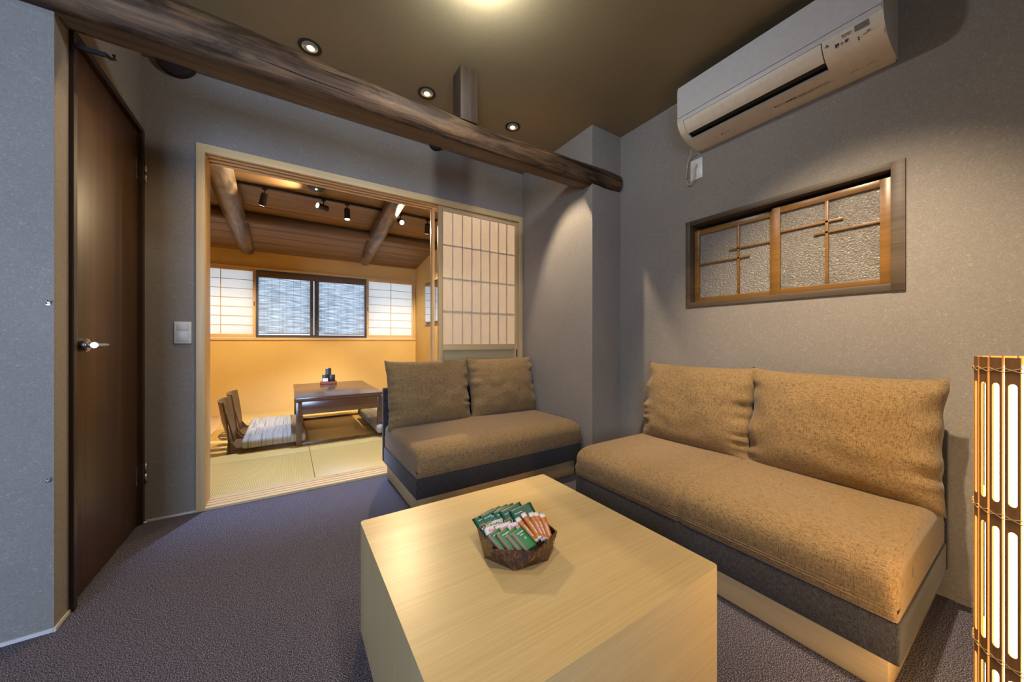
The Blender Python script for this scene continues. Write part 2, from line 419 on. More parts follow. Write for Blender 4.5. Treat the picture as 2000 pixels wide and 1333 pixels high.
def dup(root, loc, rz=None, label=None):
    def cp(o, par):
        c = o.copy(); COL.objects.link(c)
        if par: c.parent = par
        for ch in o.children: cp(ch, c)
        return c
    r = cp(root, None); r.location = loc
    if rz is not None: r.rotation_euler = (0, 0, rz)
    if label: r['label'] = label
    return r
def text(name, s, size, mat, M, parent=None, extrude=0.0002, align='CENTER', xs=1.0):
    cu = D.curves.new(name, 'FONT'); cu.body = s; cu.size = size; cu.extrude = extrude
    cu.align_x = align; cu.align_y = 'CENTER'; cu.resolution_u = 2; cu.offset = size*0.018
    t = D.objects.new(name, cu); COL.objects.link(t)
    bpy.context.view_layer.update()
    me = D.meshes.new_from_object(t.evaluated_get(bpy.context.evaluated_depsgraph_get()))
    D.objects.remove(t); me.materials.clear(); me.materials.append(MT[mat]); me.name = name
    me.transform(M @ Matrix.Diagonal((xs, 1, 1, 1)))
    o = D.objects.new(name, me); COL.objects.link(o)
    if parent: o.parent = parent
    return o

# ================================================================ LOUNGE SHELL
XW = 2.05      # right wall
XN = 1.762     # wall beside the opening (boxed-out pillar)
YO = 2.58      # wall with the opening
YP = 1.725     # pillar face
XL = -0.645    # wall with the door
YC = 1.772     # light wall at far left
H = 2.44
T = 0.15
bm = bmesh.new(); add_box(bm, -2.4, XW, -1.8, YO-0.005, -0.06, 0.0)
tag(struct('floor', bm, 'carpet'), 'dark speckled loop carpet floor of the lounge', kind='structure')
bm = bmesh.new(); add_box(bm, -2.5, XW+T, -1.9, YO+0.13, H, H+0.08)
tag(struct('ceiling', bm, 'ceiling_paint'), 'flat brown ceiling of the lounge', kind='structure')
# right wall with window opening
WY0, WY1, WZ0, WZ1 = 0.345, 1.197, 1.176, 1.647
bm = bmesh.new()
add_box(bm, XW, XW+T, -1.9, WY0, 0, H); add_box(bm, XW, XW+T, WY1, YP, 0, H)
add_box(bm, XW, XW+T, WY0, WY1, 0, WZ0); add_box(bm, XW, XW+T, WY0, WY1, WZ1, H)
add_box(bm, XW+T-0.02, XW+T, WY0, WY1, WZ0, WZ1)
struct('wall_right', bm, 'wallpaper_grey', label='grey fibre wallpapered wall with the air conditioner')
bm = bmesh.new(); add_box(bm, XN, XW+T, YP, YO+0.15, 0, H)
struct('wall_pillar', bm, 'wallpaper_grey', label='boxed out pillar corner beside the small sofa')
# wall with opening
bm = bmesh.new()
add_box(bm, XL-0.1, -0.43, YO, YO+0.13, 0, H); add_box(bm, -0.43, XN, YO, YO+0.13, 2.052, H)
struct('wall_back', bm, 'wallpaper_grey', label='grey wall around the opening to the tatami room')
bm = bmesh.new()
add_box(bm, XL-T, XL, YC+0.0003, 1.86, 0, H); add_box(bm, XL-T, XL, 1.86, YO, 2.052, H)
add_box(bm, XL-T, XL-0.06, 1.86, YO, 0, 2.052)
struct('wall_door', bm, 'wallpaper_grey', label='narrow wall around the brown door')
bm = bmesh.new(); add_box(bm, -2.5, XL-0.0003, YC-0.001, YC+0.06, 0, H)
struct('wall_front_left', bm, 'wallpaper_grey', label='pale blue-lit wallpapered wall at the far left')
bm = bmesh.new()
add_box(bm, -2.5, -2.4, -1.9, YC, 0, H)
struct('wall_left', bm, 'wallpaper_grey')
bm = bmesh.new()
add_box(bm, -2.5, -2.2, -1.9, -1.8, 0, H); add_box(bm, -0.9, XW+T, -1.9, -1.8, 0, H)
add_box(bm, -2.2, -0.9, -1.9, -1.8, 0, 0.7); add_box(bm, -2.2, -0.9, -1.9, -1.8, 2.0, H)
struct('wall_rear', bm, 'wallpaper_grey')
# thin pale base trim on left walls
bm = bmesh.new(); add_box(bm, -2.4, XL, YC-0.006, YC-0.001, 0, 0.012); add_box(bm, XL-0.001, XL+0.005, YC-0.006, 1.86, 0, 0.012)
struct('baseboard_left', bm, 'plastic_white')
bm = bmesh.new(); add_box(bm, XL+0.02, -0.43, YO-0.006, YO-0.001, 0, 0.01)
struct('baseboard_back', bm, 'plastic_white')
bm = bmesh.new(); add_box(bm, XW-0.006, XW, -1.8, 0.2, 0, 0.02)
struct('baseboard_right', bm, 'wallpaper_grey')

# ---- opening frame with triple tracks (trim)
FR = empty('trim_1'); FR['kind'] = 'structure'; FR['label'] = 'pale pine frame with triple sliding tracks around the opening'
FY0, FY1 = YO-0.012, YO+0.15
boxo('jamb', FR, 'pine_z', -0.43, -0.392, FY0, FY1, 0, 2.052, bev=0.0015)
boxo('jamb', FR, 'pine_z', 1.727, 1.761, FY0, FY1, 0, 2.052, bev=0.0015)
bm = bmesh.new()
add_box(bm, -0.392, 1.727, FY0, FY1, 2.020, 2.052)
for k in range(4):
    y = FY0 + k*(0.162-0.016)/3
    add_box(bm, -0.392, 1.727, y, y+0.016 + (0.004 if k == 0 else 0), 2.006, 2.020)
mesh('head_track', bm, 'pine_x', FR)
bm = bmesh.new()
add_box(bm, -0.392, 1.727, FY0, FY1, -0.02, 0.006)
for k in range(4):
    y = FY0 + k*0.0405
    add_box(bm, -0.392, 1.727, y, y+0.031, 0.006, 0.014)
add_box(bm, -0.392, 1.727, FY0+0.155, FY1+0.01, -0.02, 0.014)
mesh('sill_track', bm, 'pine_x', FR)
for x in (0.29, 0.83, 1.4):
    bm = bmesh.new(); add_lathe(bm, [(0.0001, 0.0035), (0.006, 0.003), (0.009, 0)], 14, (x, FY0+0.142, 0.014), True)
    mesh('screw_cap', bm, 'steel', FR)
boxo('stop_post', FR, 'pine_z', 0.965, 0.985, YO+0.102, YO+0.148, 0.014, 2.012, bev=0.001)

# ---- sliding shoji doors right of the opening
def shoji_door(x0, x1, y0, label):
    t = empty('sliding_door', ((x0+x1)/2, y0, 0.015), 0, label, 'door')
    hx = (x1-x0)/2; th = 0.028
    boxo('stile', t, 'pine_z', -hx, -hx+0.036, 0, th, 0, 1.990, bev=0.0015)
    boxo('stile', t, 'pine_z', hx-0.030, hx, 0, th, 0, 1.990, bev=0.0015)
    for z0, z1 in ((1.957, 1.990), (0.862, 0.910), (0, 0.07)):
        boxo('rail', t, 'pine_x', -hx+0.036, hx-0.030, 0.001, th-0.001, z0, z1, bev=0.0015)
    boxo('paper', t, 'door_paper', -hx+0.034, hx-0.028, 0.009, 0.0098, 0.908, 1.96)
    boxo('lower_panel', t, 'fusuma_panel', -hx+0.034, hx-0.028, 0.017, 0.022, 0.07, 0.864)
    a, b_ = -hx+0.036, hx-0.030
    for k in range(1, 8):
        x = a+(b_-a)*k/8
        boxo('lattice_bar', t, 'pine_z', x-0.0035, x+0.0035, 0.0099, 0.026, 0.91, 1.957)
    for k in range(1, 4):
        z = 0.91+(1.957-0.91)*k/4
        boxo('lattice_bar', t, 'pine_x', a, b_, 0.0099, 0.024, z-0.0035, z+0.0035)
    boxo('finger_pull', t, 'pull_dark', hx-0.018, hx-0.006, -0.0012, 0.002, 0.795, 0.860)
    return t
shoji_door(0.985, 1.722, YO+0.012, 'pine sliding door with translucent paper and lattice shadows, right of the opening')

# ---- brown door
dr = empty('door_1', (XL, 1.86, 0)); dr['kind'] = 'structure'; dr['label'] = 'dark walnut hinged door with steel lever in a dark frame'
bm = bmesh.new()
add_box(bm, -0.06, 0.012, 0.0, 0.026, 0, 2.052, 0.0015); mesh('door_jamb', bm, 'door_frame_wood', dr)
bm = bmesh.new(); add_box(bm, -0.06, 0.012, 0.690, 0.7195, 0, 2.052, 0.0015); mesh('door_jamb', bm, 'door_frame_wood', dr)
bm = bmesh.new(); add_box(bm, -0.06, 0.012, 0.026, 0.690, 2.026, 2.052, 0.0015); mesh('door_head', bm, 'door_frame_wood', dr)
leaf = boxo('door_leaf', dr, 'door_wood', -0.045, -0.004, 0.031, 0.686, 0.010, 2.021, bev=0.0015)
boxo('leaf_edge', leaf, 'door_frame_wood', -0.044, -0.002, 0.670, 0.6865, 0.012, 2.019)
def hinge(z):
    bm = bmesh.new()
    add_box(bm, -0.004, -0.001, 0.655, 0.700, z-0.052, z+0.052, 0.001)
    add_box(bm, -0.003, 0.016, 0.698, 0.7005, z-0.052, z+0.052)
    add_cyl(bm, (0.020, 0.700, z-0.052), (0.020, 0.700, z-0.001), 0.006, n=12); add_cyl(bm, (0.020, 0.700, z+0.001), (0.020, 0.700, z+0.052), 0.006, n=12)
    add_cyl(bm, (0.020, 0.700, z+0.052), (0.020, 0.700, z+0.056), 0.004, n=12)
    mesh('hinge', bm, 'steel', dr)
hinge(1.826); hinge(0.262)
bm = bmesh.new()
add_cyl(bm, (-0.004, 0.066, 0.935), (0.022, 0.066, 0.935), 0.024, n=28)
add_cyl(bm, (0.022, 0.066, 0.935), (0.026, 0.066, 0.935), 0.021, n=28)
add_cyl(bm, (0.022, 0.066, 0.935), (0.044, 0.066, 0.935), 0.010, n=20)
add_cyl(bm, (0.044, 0.050, 0.935), (0.044, 0.120, 0.935), 0.0105, n=20)
add_cyl(bm, (0.044, 0.120, 0.935), (0.044, 0.150, 0.935), 0.0085, n=20)
add_cyl(bm, (0.044, 0.150, 0.935), (0.036, 0.235, 0.933), 0.0045, 0.001, n=12)
mesh('lever_handle', bm, 'steel', leaf, 40)
boxo('latch_plate', leaf, 'steel', -0.004, 0.003, 0.048, 0.052, 0.94, 0.99)
bm = bmesh.new()
add_box(bm, 0.0, 0.012, 0.012, 0.030, 1.985, 2.000)
add_box(bm, 0.010, 0.088, 0.006, 0.014, 1.985, 2.000)
add_tube(bm, [(0.088, 0.008, 1.992), (0.094, 0.016, 1.988), (0.104, 0.024, 1.994), (0.102, 0.022, 2.008)], 0.006)
mesh('door_stay', bm, 'black_metal', dr, 40)
# ---- screw hooks on the left corner
for i, z in enumerate((1.071, 0.494)):
    t = empty('wall_hook', (XL-0.012, YC-0.001, z), 0, ['small steel screw hook, upper one at the left wall corner',
              'small steel screw hook, lower one at the left wall corner'][i], 'hook', 'screw hooks on the left wall corner')
    bm = bmesh.new(); add_tube(bm, [(0, 0, 0), (0, -0.012, 0), (0.002, -0.017, 0.005), (0.004, -0.013, 0.010), (0.003, -0.009, 0.009)], 0.002)
    mesh('hook', bm, 'steel', t)
    bm = bmesh.new(); add_cyl(bm, (0, -0.0005, 0), (0, -0.003, 0), 0.005, n=14); mesh('collar', bm, 'steel', t)

# ---- light switch
t = empty('light_switch', (-0.484, YO, 0.996), 0, 'white square-cornered rocker light switch between door and opening', 'switch')
boxo('plate', t, 'switch_white', -0.035, 0.035, -0.008, 0.0, -0.060, 0.060, bev=0.0015)
boxo('rocker', t, 'plastic_white', -0.0225, 0.0225, -0.0105, -0.004, -0.046, 0.0095, bev=0.001)
boxo('rocker', t, 'plastic_white', -0.0225, 0.0225, -0.0115, -0.004, 0.0115, 0.046, bev=0.001)

# ================================================================ BEAM, POST, STUBS
def log_mesh(pts, rad, seed, n=28, flat=None, axis='x', amp=0.06, sub=60):
    """pts polyline of centres, rad list; flat: z height below which it is hewn flat"""
    bm = bmesh.new(); rings = []
    m_ = len(pts)
    for i in range(sub+1):
        s = i/sub*(m_-1); k = min(int(s), m_-2); f = s-k
        p = Vector(pts[k]).lerp(Vector(pts[k+1]), f); r = rad[k]*(1-f)+rad[k+1]*f
        ring = []
        for j in range(n):
            a = 2*PI*j/n; ca, sa = math.cos(a), math.sin(a)
            al = p.x if axis == 'x' else p.y
            rr = r*(1+amp*noise.noise(Vector((al*2.2+seed, ca*1.3, sa*1.3)))+amp*0.35*noise.noise(Vector((al*9+seed, ca*4, sa*4))))
            q = p+(Vector((0, ca*rr, sa*rr)) if axis == 'x' else Vector((ca*rr, 0, sa*rr)))
            if flat is not None: q.z = max(q.z, flat)
            ring.append(bm.verts.new(q))
        rings.append(ring)
    for i in range(sub):
        for j in range(n):
            f = bm.faces.new([rings[i][j], rings[i][(j+1)%n], rings[i+1][(j+1)%n], rings[i+1][j]])
            f.smooth = True
            if flat is not None and all(v.co.z <= flat+1e-4 for v in f.verts): f.material_index = 1
    bm.faces.new(rings[0][::-1]); bm.faces.new(rings[-1])
    return bm
bm = log_mesh([(-2.39, 1.80, 2.135), (-0.8, 1.80, 2.125), (0.2, 1.80, 2.105), (1.0, 1.80, 2.090), (1.55, 1.785, 2.095), (1.9, 1.765, 2.098), (2.035, 1.762, 2.098)],
              [0.118, 0.108, 0.094, 0.080, 0.079, 0.079, 0.070], 3.1, n=56, flat=2.028, sub=200, amp=0.10)
bmesh.ops.remove_doubles(bm, verts=bm.verts, dist=1e-5)
be = mesh('log_beam', bm, ['old_log', 'old_log_hewn'], None, 50)
tag(be, 'long dark weathered log beam crossing under the lounge ceiling', 'beam')
# shakes: dark cracks along the beam as slim recessed wedges
bm = bmesh.new()
for (x0, x1, zz, dz) in ((-0.25, 0.55, 2.075, -0.02), (0.5, 1.25, 2.062, -0.015), (0.1, 0.42, 2.12, 0.0)):
    P = []
    for i in range(25):
        x = x0+(x1-x0)*i/24; z = zz+dz*i/24+0.004*noise.noise(Vector((x*7, 1, zz)))
        P.append((x, 1.80-math.sqrt(max(0.001, (0.0955-0.014*max(0, x-0.2)/0.8)**2-(z-2.103)**2))+0.0015, z))
    add_tube(bm, P, [0.0008+0.0016*math.sin(PI*i/24) for i in range(25)], 5)
mesh('drying_crack', bm, 'hole_dark', be)
# post between beam and ceiling
t = empty('beam_post', (0.831, 1.779, 2.15), 0, 'short square dark timber post between log beam and ceiling', 'post')
boxo('post', t, 'post_wood', -0.051, 0.051, -0.051, 0.051, 0.0, 0.2895, bev=0.002)
# dark rafter ends poking out of the opening wall under the ceiling
for i, x in enumerate((-0.51, 0.952)):
    t = empty('rafter_end', (x, YO, 2.475), 0, ['dark round log end under the ceiling near the door', 'dark round log end under the ceiling over the sliding door'][i], 'log end', 'log ends through the opening wall')
    bm = bmesh.new()
    P = [(0.092 if i == 0 else 0.062)*1.0*(1+0.04*math.sin(3*a*2*PI/28+i)) for a in range(28)]
    pr = [(P[a]*math.cos(2*PI*a/28), min(P[a]*math.sin(2*PI*a/28), -0.036)) for a in range(28)]
    pr2 = [q for k, q in enumerate(pr) if q[1] < -0.036] 
    extrude_profile(bm, pr2, -0.035, 0.02, 'y'); mesh('log_end', bm, 'log_end_dark', t)

# ================================================================ CEILING DOWNLIGHTS
def downlight(x, y, lab, i):
    t = empty('downlight', (x, y, H), 0, lab, 'ceiling light', 'recessed downlights over the opening')
    bm = bmesh.new(); add_lathe(bm, [(0.053, 0.0), (0.053, -0.004), (0.050, -0.005), (0.037, -0.0025), (0.034, 0.0)], 36); mesh('trim_ring', bm, 'black_metal', t, 40)
    bm = bmesh.new(); add_lathe(bm, [(0.043, -0.0015), (0.041, 0.002), (0.041, 0.006)], 36); mesh('inner_ring', bm, 'black_metal', t, 40)
    # visible gimbal reflector dish and lamp
    bm = bmesh.new(); add_lathe(bm, [(0.042, -0.0015), (0.036, -0.0022), (0.030, -0.0008), (0.012, -0.0004), (0.0002, -0.0003)], 32); mesh('reflector', bm, 'reflector', t, 60)
    bm = bmesh.new(); add_lathe(bm, [(0.018, -0.0012), (0.016, -0.0035), (0.010, -0.005), (0.0002, -0.0055)], 20, (0.004, 0.008, 0)); mesh('lamp', bm, 'downlight_glow', t, 60)
for i, x in enumerate((0.092, 0.700, 1.313)):
    downlight(x, 2.04, ['small black-rimmed recessed downlight nearest the door, left of the post', 'small black-rimmed recessed downlight just left of the square post', 'small black-rimmed recessed downlight right of the square post'][i], i)
# opal ceiling lamp just above the frame
t = empty('ceiling_lamp', (0.650, 1.222, H), 0, 'small opal globe ceiling lamp just above the top edge of the view', 'ceiling light')
bm = bmesh.new(); add_lathe(bm, [(0.045, 0.0), (0.045, -0.008), (0.012, -0.012), (0.010, -0.030), (0.018, -0.034)], 36); mesh('base_ring', bm, 'plastic_white', t, 40)
bm = bmesh.new(); add_lathe(bm, [(0.016, -0.033), (0.029, -0.042), (0.036, -0.062), (0.033, -0.082), (0.020, -0.096), (0.0002, -0.101)], 36); mesh('diffuser', bm, 'ceiling_lamp_glow', t, 60)

# ================================================================ SOFAS
def rounded_slab(x0, x1, y0, y1, z0, z1, r, nx, ny, nz, fn=None, rb=None):
    """soft box: surface grid pushed to rounded corners, fn deforms"""
    bm = bmesh.new(); vd = {}
    rb = r if rb is None else rb
    def P(i, j, k):
        key = (i, j, k)
        if key not in vd:
            p = Vector((x0+(x1-x0)*i/nx, y0+(y1-y0)*j/ny, z0+(z1-z0)*k/nz))
            rr = r if p.z > (z0+z1)/2 else rb
            c = Vector((min(max(p.x, x0+rr), x1-rr), min(max(p.y, y0+rr), y1-rr), min(max(p.z, z0+rr), z1-rr)))
            d = p-c
            if d.length > 1e-9:
                mxn = max(abs(d.x), abs(d.y), abs(d.z)); p = c+d.normalized()*rr*min(1.0, mxn/rr)
            if fn: p = fn(p)
            vd[key] = bm.verts.new(p)
        return vd[key]
    def quad(a, b_, c, d):
        f = bm.faces.new([P(*a), P(*b_), P(*c), P(*d)]); f.smooth = True
    for i in range(nx):
        for j in range(ny):
            quad((i, j, 0), (i, j+1, 0), (i+1, j+1, 0), (i+1, j, 0)); quad((i, j, nz), (i+1, j, nz), (i+1, j+1, nz), (i, j+1, nz))
    for i in range(nx):
        for k in range(nz):
            quad((i, 0, k), (i+1, 0, k), (i+1, 0, k+1), (i, 0, k+1)); quad((i, ny, k), (i, ny, k+1), (i+1, ny, k+1), (i+1, ny, k))
    for j in range(ny):
        for k in range(nz):
            quad((0, j, k), (0, j, k+1), (0, j+1, k+1), (0, j+1, k)); quad((nx, j, k), (nx, j+1, k), (nx, j+1, k+1), (nx, j, k+1))
    return bm
SW, SD = 1.19, 0.735
def seat_fn(seam):
    def fn(p):
        u = p.x/SW; v_ = p.y/SD
        top = max(0, (p.z-0.29)/0.09)
        p = p.copy()
        p.z += top*(0.016*math.sin(PI*min(max(u, 0), 1))**0.5*1.0*math.sin(PI*min(max(v_, 0), 1))**0.7)
        # round the top front nose strongly
        if p.y < 0.085 and p.z > 0.27:
            k = (0.085-p.y)/0.085; p.z -= 0.028*k*k
        p.y -= 0.010*math.sin(PI*min(max((p.z-0.22)/0.16, 0), 1))*(1 if p.y < 0.1 else 0)
        if seam:
            dx = abs(u-0.5)*SW
            p.z -= seam*0.006*math.exp(-(dx/0.010)**2)*(1 if p.z > 0.3 else 0)
            if p.y < 0.03: p.y += seam*0.006*math.exp(-(dx/0.010)**2)
        return p
    return fn
def make_sofa(label, seam):
    t = empty('sofa', (0, 0, 0), 0, label, 'sofa')
    boxo('plinth', t, 'wood_cream_x', 0.028, SW-0.028, 0.045, SD-0.02, 0.0, 0.117, bev=0.003)
    boxo('base_band', t, 'fabric_dark', 0, SW, 0, SD-0.045, 0.116, 0.224, bev=0.006, seg=3)
    boxo('backrest', t, 'fabric_dark', -0.002, SW+0.002, SD-0.052, SD, 0.116, 0.625, bev=0.012, seg=4)
    bm = rounded_slab(0.002, SW-0.002, 0.0, SD-0.054, 0.224, 0.378, 0.030, 96, 40, 12, seat_fn(seam), rb=0.008)
    mesh('seat', bm, 'fabric_brown', t)
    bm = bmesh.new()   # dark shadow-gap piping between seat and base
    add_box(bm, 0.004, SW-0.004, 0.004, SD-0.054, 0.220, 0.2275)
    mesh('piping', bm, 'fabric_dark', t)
    return t
sofa_a = make_sofa('short brown tweed sofa against the sliding door, dark base, pale plinth', 0.4)
sofa_a.location = (0.562, 1.800, 0); sofa_a.rotation_euler = (0, 0, math.radians(0.9))
sofa_b = make_sofa('brown tweed two-seat sofa with centre seam along the right wall', 1.0)
sofa_b.location = (1.308, 1.405, 0); sofa_b.rotation_euler = (0, 0, -PI/2)

def make_cushion(seed, W=0.60, Hh=0.45, Tk=0.20):
    """pillow in local x (width), z (height), y thickness; origin bottom centre"""
    bm = bmesh.new(); nx, nz = 60, 44
    V = {}
    for side in (-1, 1):
        for i in range(nx+1):
            for k in range(nz+1):
                u = -1+2*i/nx; w_ = -1+2*k/nz
                edge = i in (0, nx) or k in (0, nz)
                if edge and side == 1: continue
                au, aw = abs(u), abs(w_)
                # outline: sides slightly pulled in, corners out
                px = u*W/2*(1-0.035*(1-aw**2.2))*(1+0.012*aw**6)
                pz = (w_*Hh/2)*(1-0.030*(1-au**3)) + 0.007*(au**8)*(aw**8)*(1 if w_ > 0 else -1)
                th = Tk/2*((1-au**3.2)**0.55)*((1-aw**2.6)**0.5)
                # puckers along the vertical seams
                pk = math.exp(-((1-au)/0.16)**2)*(1-aw**8)
                n1 = noise.noise(Vector((seed+u*0.7, w_*6.0+1.5*math.sin(w_*2.1+seed), side*0.3)))
                n2 = noise.noise(Vector((seed*2+3*u, w_*3.0, side)))
                th *= 1+0.8*pk*n1*1.2
                px += (0.007*n1*math.exp(-((1-au)/0.08)**2))*(1 if u > 0 else -1)*(1-aw**10)
                th += 0.009*n2*(1-au**4)*(1-aw**4)
                y = side*max(th, 0)
                V[(side, i, k)] = bm.verts.new((px, y, pz+Hh/2))
    def g(side, i, k):
        if i in (0, nx) or k in (0, nz): return V[(-1, i, k)]
        return V[(side, i, k)]
    for side in (-1, 1):
        for i in range(nx):
            for k in range(nz):
                f = bm.faces.new([g(side, i, k), g(side, i+1, k), g(side, i+1, k+1), g(side, i, k+1)]); f.smooth = True
    return bm
def cushion(sofa, xl, lean, label, seed, group, rz=0.0, W=0.605, y=0.537, h=0.455):
    bm = make_cushion(seed, W, h)
    o = mesh('back_cushion', bm, 'fabric_brown')
    tag(o, label, 'cushion', group)
    M = sofa.matrix_basis @ Matrix.Translation((xl, y, 0.366)) @ Matrix.Rotation(rz, 4, 'Z') @ Matrix.Rotation(-lean, 4, 'X')
    o.matrix_world = M
    return o
g1 = 'back cushions of the short sofa'; g2 = 'back cushions of the right wall sofa'
cushion(sofa_a, 0.292, math.radians(11), 'left brown back cushion on the short sofa, nearest the tatami opening', 1.3, g1, W=0.60)
cushion(sofa_a, 0.893, math.radians(11), 'right brown back cushion on the short sofa, next to the grey wall', 4.1, g1, W=0.60)
cushion(sofa_b, 0.325, math.radians(9), 'far brown back cushion on the right wall sofa, under the window left end', 7.7, g2, W=0.60)
cushion(sofa_b, 0.905, math.radians(9), 'near large brown back cushion on the right wall sofa, beside the bamboo lamp', 9.2, g2, W=0.60)

# ================================================================ COFFEE TABLE
TX0, TX1, TY0, TY1, TZ = 0.200, 0.962, 0.484, 1.242, 0.354
t = empty('coffee_table', (TX0, TY0, 0), 0, 'pale wood box coffee table with chamfered corners and a bowl on it', 'table')
def chamf(x0, x1, y0, y1, c):
    return [(x0+c, y0), (x1-c, y0), (x1, y0+c), (x1, y1-c), (x1-c, y1), (x0+c, y1), (x0, y1-c), (x0, y0+c)]
bm = bmesh.new(); L, B = TX1-TX0, TY1-TY0
def rounded_rect(x0, x1, y0, y1, r, n=5):
    P = []
    for cx, cy, a0 in ((x1-r, y0+r, -90), (x1-r, y1-r, 0), (x0+r, y1-r, 90), (x0+r, y0+r, 180)):
        for i in range(n+1):
            a = math.radians(a0+90*i/n); P.append((cx+r*math.cos(a), cy+r*math.sin(a)))
    return P
extrude_profile(bm, rounded_rect(0, L, 0, B, 0.012), TZ-0.0015, TZ, 'z'); mesh('table_top', bm, 'table_wood_top', t)
bm = bmesh.new(); extrude_profile(bm, rounded_rect(0, L, 0, B, 0.012), 0.0, TZ-0.0016, 'z')
bmesh.ops.remove_doubles(bm, verts=bm.verts, dist=1e-6)
for f in bm.faces:
    f.normal_update()
    if abs(f.normal.y) > 0.7: f.material_index = 1
mesh('table_body', bm, ['table_wood_side', 'table_wood_top'], t)

# ================================================================ BOWL AND SACHETS
BC = Vector((0.5535, 0.837, TZ)); BR = 0.1155
t = empty('snack_bowl', tuple(BC), 0, 'faceted hexagonal mottled brown bowl of sachets on the coffee table', 'bowl')
bm = bmesh.new()
def ringv(bm, r, z, off, n=6): return [bm.verts.new((r*math.cos(off+2*PI*k/n), r*math.sin(off+2*PI*k/n), z)) for k in range(n)]
o1, o2 = math.radians(23.5), math.radians(53.5)
RIMH = 0.052
b0 = ringv(bm, 0.100, 0.0, o2); t0 = ringv(bm, BR, RIMH, o1); t1 = ringv(bm, BR-0.0055, RIMH, o1)
b1 = ringv(bm, 0.095, 0.006, o2)
for k in range(6):
    j = (k+1) % 6
    bm.faces.new([t0[k], b0[k], t0[j]]); bm.faces.new([b0[k], b0[j], t0[j]])
    bm.faces.new([t0[k], t0[j], t1[j], t1[k]])
    bm.faces.new([t1[k], t1[j], b1[k]]); bm.faces.new([b1[k], t1[j], b1[j]])
bm.faces.new(b0[::-1]); bm.faces.new(b1)
mesh('bowl', bm, 'bowl_shell', t)
RV = Vector((math.cos(YAW), -math.sin(YAW), 0)); FV = Vector((math.sin(YAW), math.cos(YAW), 0)); ZV = Vector((0, 0, 1))
def packet_mesh(W, Hh, th, kind):
    bm = bmesh.new(); nx, ny = 8, 12; V = {}
    for s in (0, 1):
        for i in range(nx+1):
            for j in range(ny+1):
                u = -1+2*i/nx; v_ = -1+2*j/ny
                if s == 0 and (i in (0, nx) or j in (0, ny)): continue
                z = (1 if s else -1)*th/2*max(0, (1-abs(u)**3))**0.6*max(0, 1-abs(v_)**5)**0.6
                V[(s, i, j)] = bm.verts.new((u*W/2, v_*Hh/2, z))
    def g(s, i, j): return V[(1, i, j)] if (i in (0, nx) or j in (0, ny)) else V[(s, i, j)]
    for s in (0, 1):
        for i in range(nx):
            for j in range(ny):
                f = bm.faces.new([g(s, i, j), g(s, i+1, j), g(s, i+1, j+1), g(s, i, j+1)]); f.smooth = True
                if kind == 'orange' and (j < 1 or j > 9): f.material_index = 1
                if kind == 'tan' and i < 2: f.material_index = 1
    return bm
def place(o, r, f, z, phi, tilt, roll=0.0):
    """centre at bowl-relative right r, away f, height z (above table); in-plane spin phi, tilt of plane from horizontal"""
    th = math.radians(tilt); ph = math.radians(phi)
    e1 = RV; e2 = FV*math.cos(th)+ZV*math.sin(th)
    wv = e1*math.cos(ph)+e2*math.sin(ph); hv = -e1*math.sin(ph)+e2*math.cos(ph); nv = wv.cross(hv)
    c = BC+RV*r+FV*f+ZV*z
    M = Matrix(((wv.x, hv.x, nv.x, c.x), (wv.y, hv.y, nv.y, c.y), (wv.z, hv.z, nv.z, c.z), (0, 0, 0, 1)))
    o.matrix_world = M @ Matrix.Rotation(math.radians(roll), 4, 'Y')
ordn = ['leftmost', 'second from the left', 'third from the left', 'fourth from the left', 'fifth from the left', 'rightmost']
gg = 'dark green coffee sachets in the bowl'
DG = [(-0.082, 0.034, 0.053, 33, 25), (-0.064, 0.039, 0.056, 31, 28), (-0.044, 0.044, 0.058, 29, 30), (-0.026, 0.046, 0.0605, 28, 32), (-0.004, 0.046, 0.063, 28, 34), (0.026, 0.041, 0.0645, 25, 36)]
for i, (r, f, z, ph, ti) in enumerate(DG):
    o = mesh('coffee_sachet', packet_mesh(0.074, 0.082, 0.0035, 'plain'), 'foil_dark_green')
    tag(o, 'dark green coffee sachet at the back of the bowl, %s of six' % ordn[i], 'sachet', gg)
    place(o, r, f, z, ph, ti)
    text('logo_print', 'UCC', 0.0085, 'print_gold', Matrix.Translation((-0.020, 0.006, 0.0022)), o)
    text('name_print', '職人の珈琲', 0.0115, 'print_white', Matrix.Translation((0.0, -0.005, 0.0024)), o)
    text('small_print', 'DRIP COFFEE', 0.0042, 'print_white', Matrix.Translation((-0.012, 0.024, 0.0018)), o)
WS = [(-0.062, -0.018, 0.048, 20, 23), (-0.032, -0.014, 0.051, 22, 25), (-0.002, -0.012, 0.053, 14, 25)]
for i, (r, f, z, ph, ti) in enumerate(WS):
    o = mesh('sugar_sachet', packet_mesh(0.052, 0.066, 0.004, 'plain'), 'packet_white')
    tag(o, 'white sugar sachet with pink lettering, %s of three' % ['left', 'middle', 'right'][i], 'sachet', 'white sachets in the bowl')
    place(o, r, f, z, ph, ti)
    text('name_print', 'Sugar', 0.012, 'print_pink', Matrix.Translation((0.0, 0.017, 0.0026)), o)
GS = [(-0.048, -0.046, 0.048, 38, 21), (-0.024, -0.05, 0.051, 36, 23), (-0.002, -0.05, 0.053, 36, 23), (0.017, -0.051, 0.055, 38, 24)]
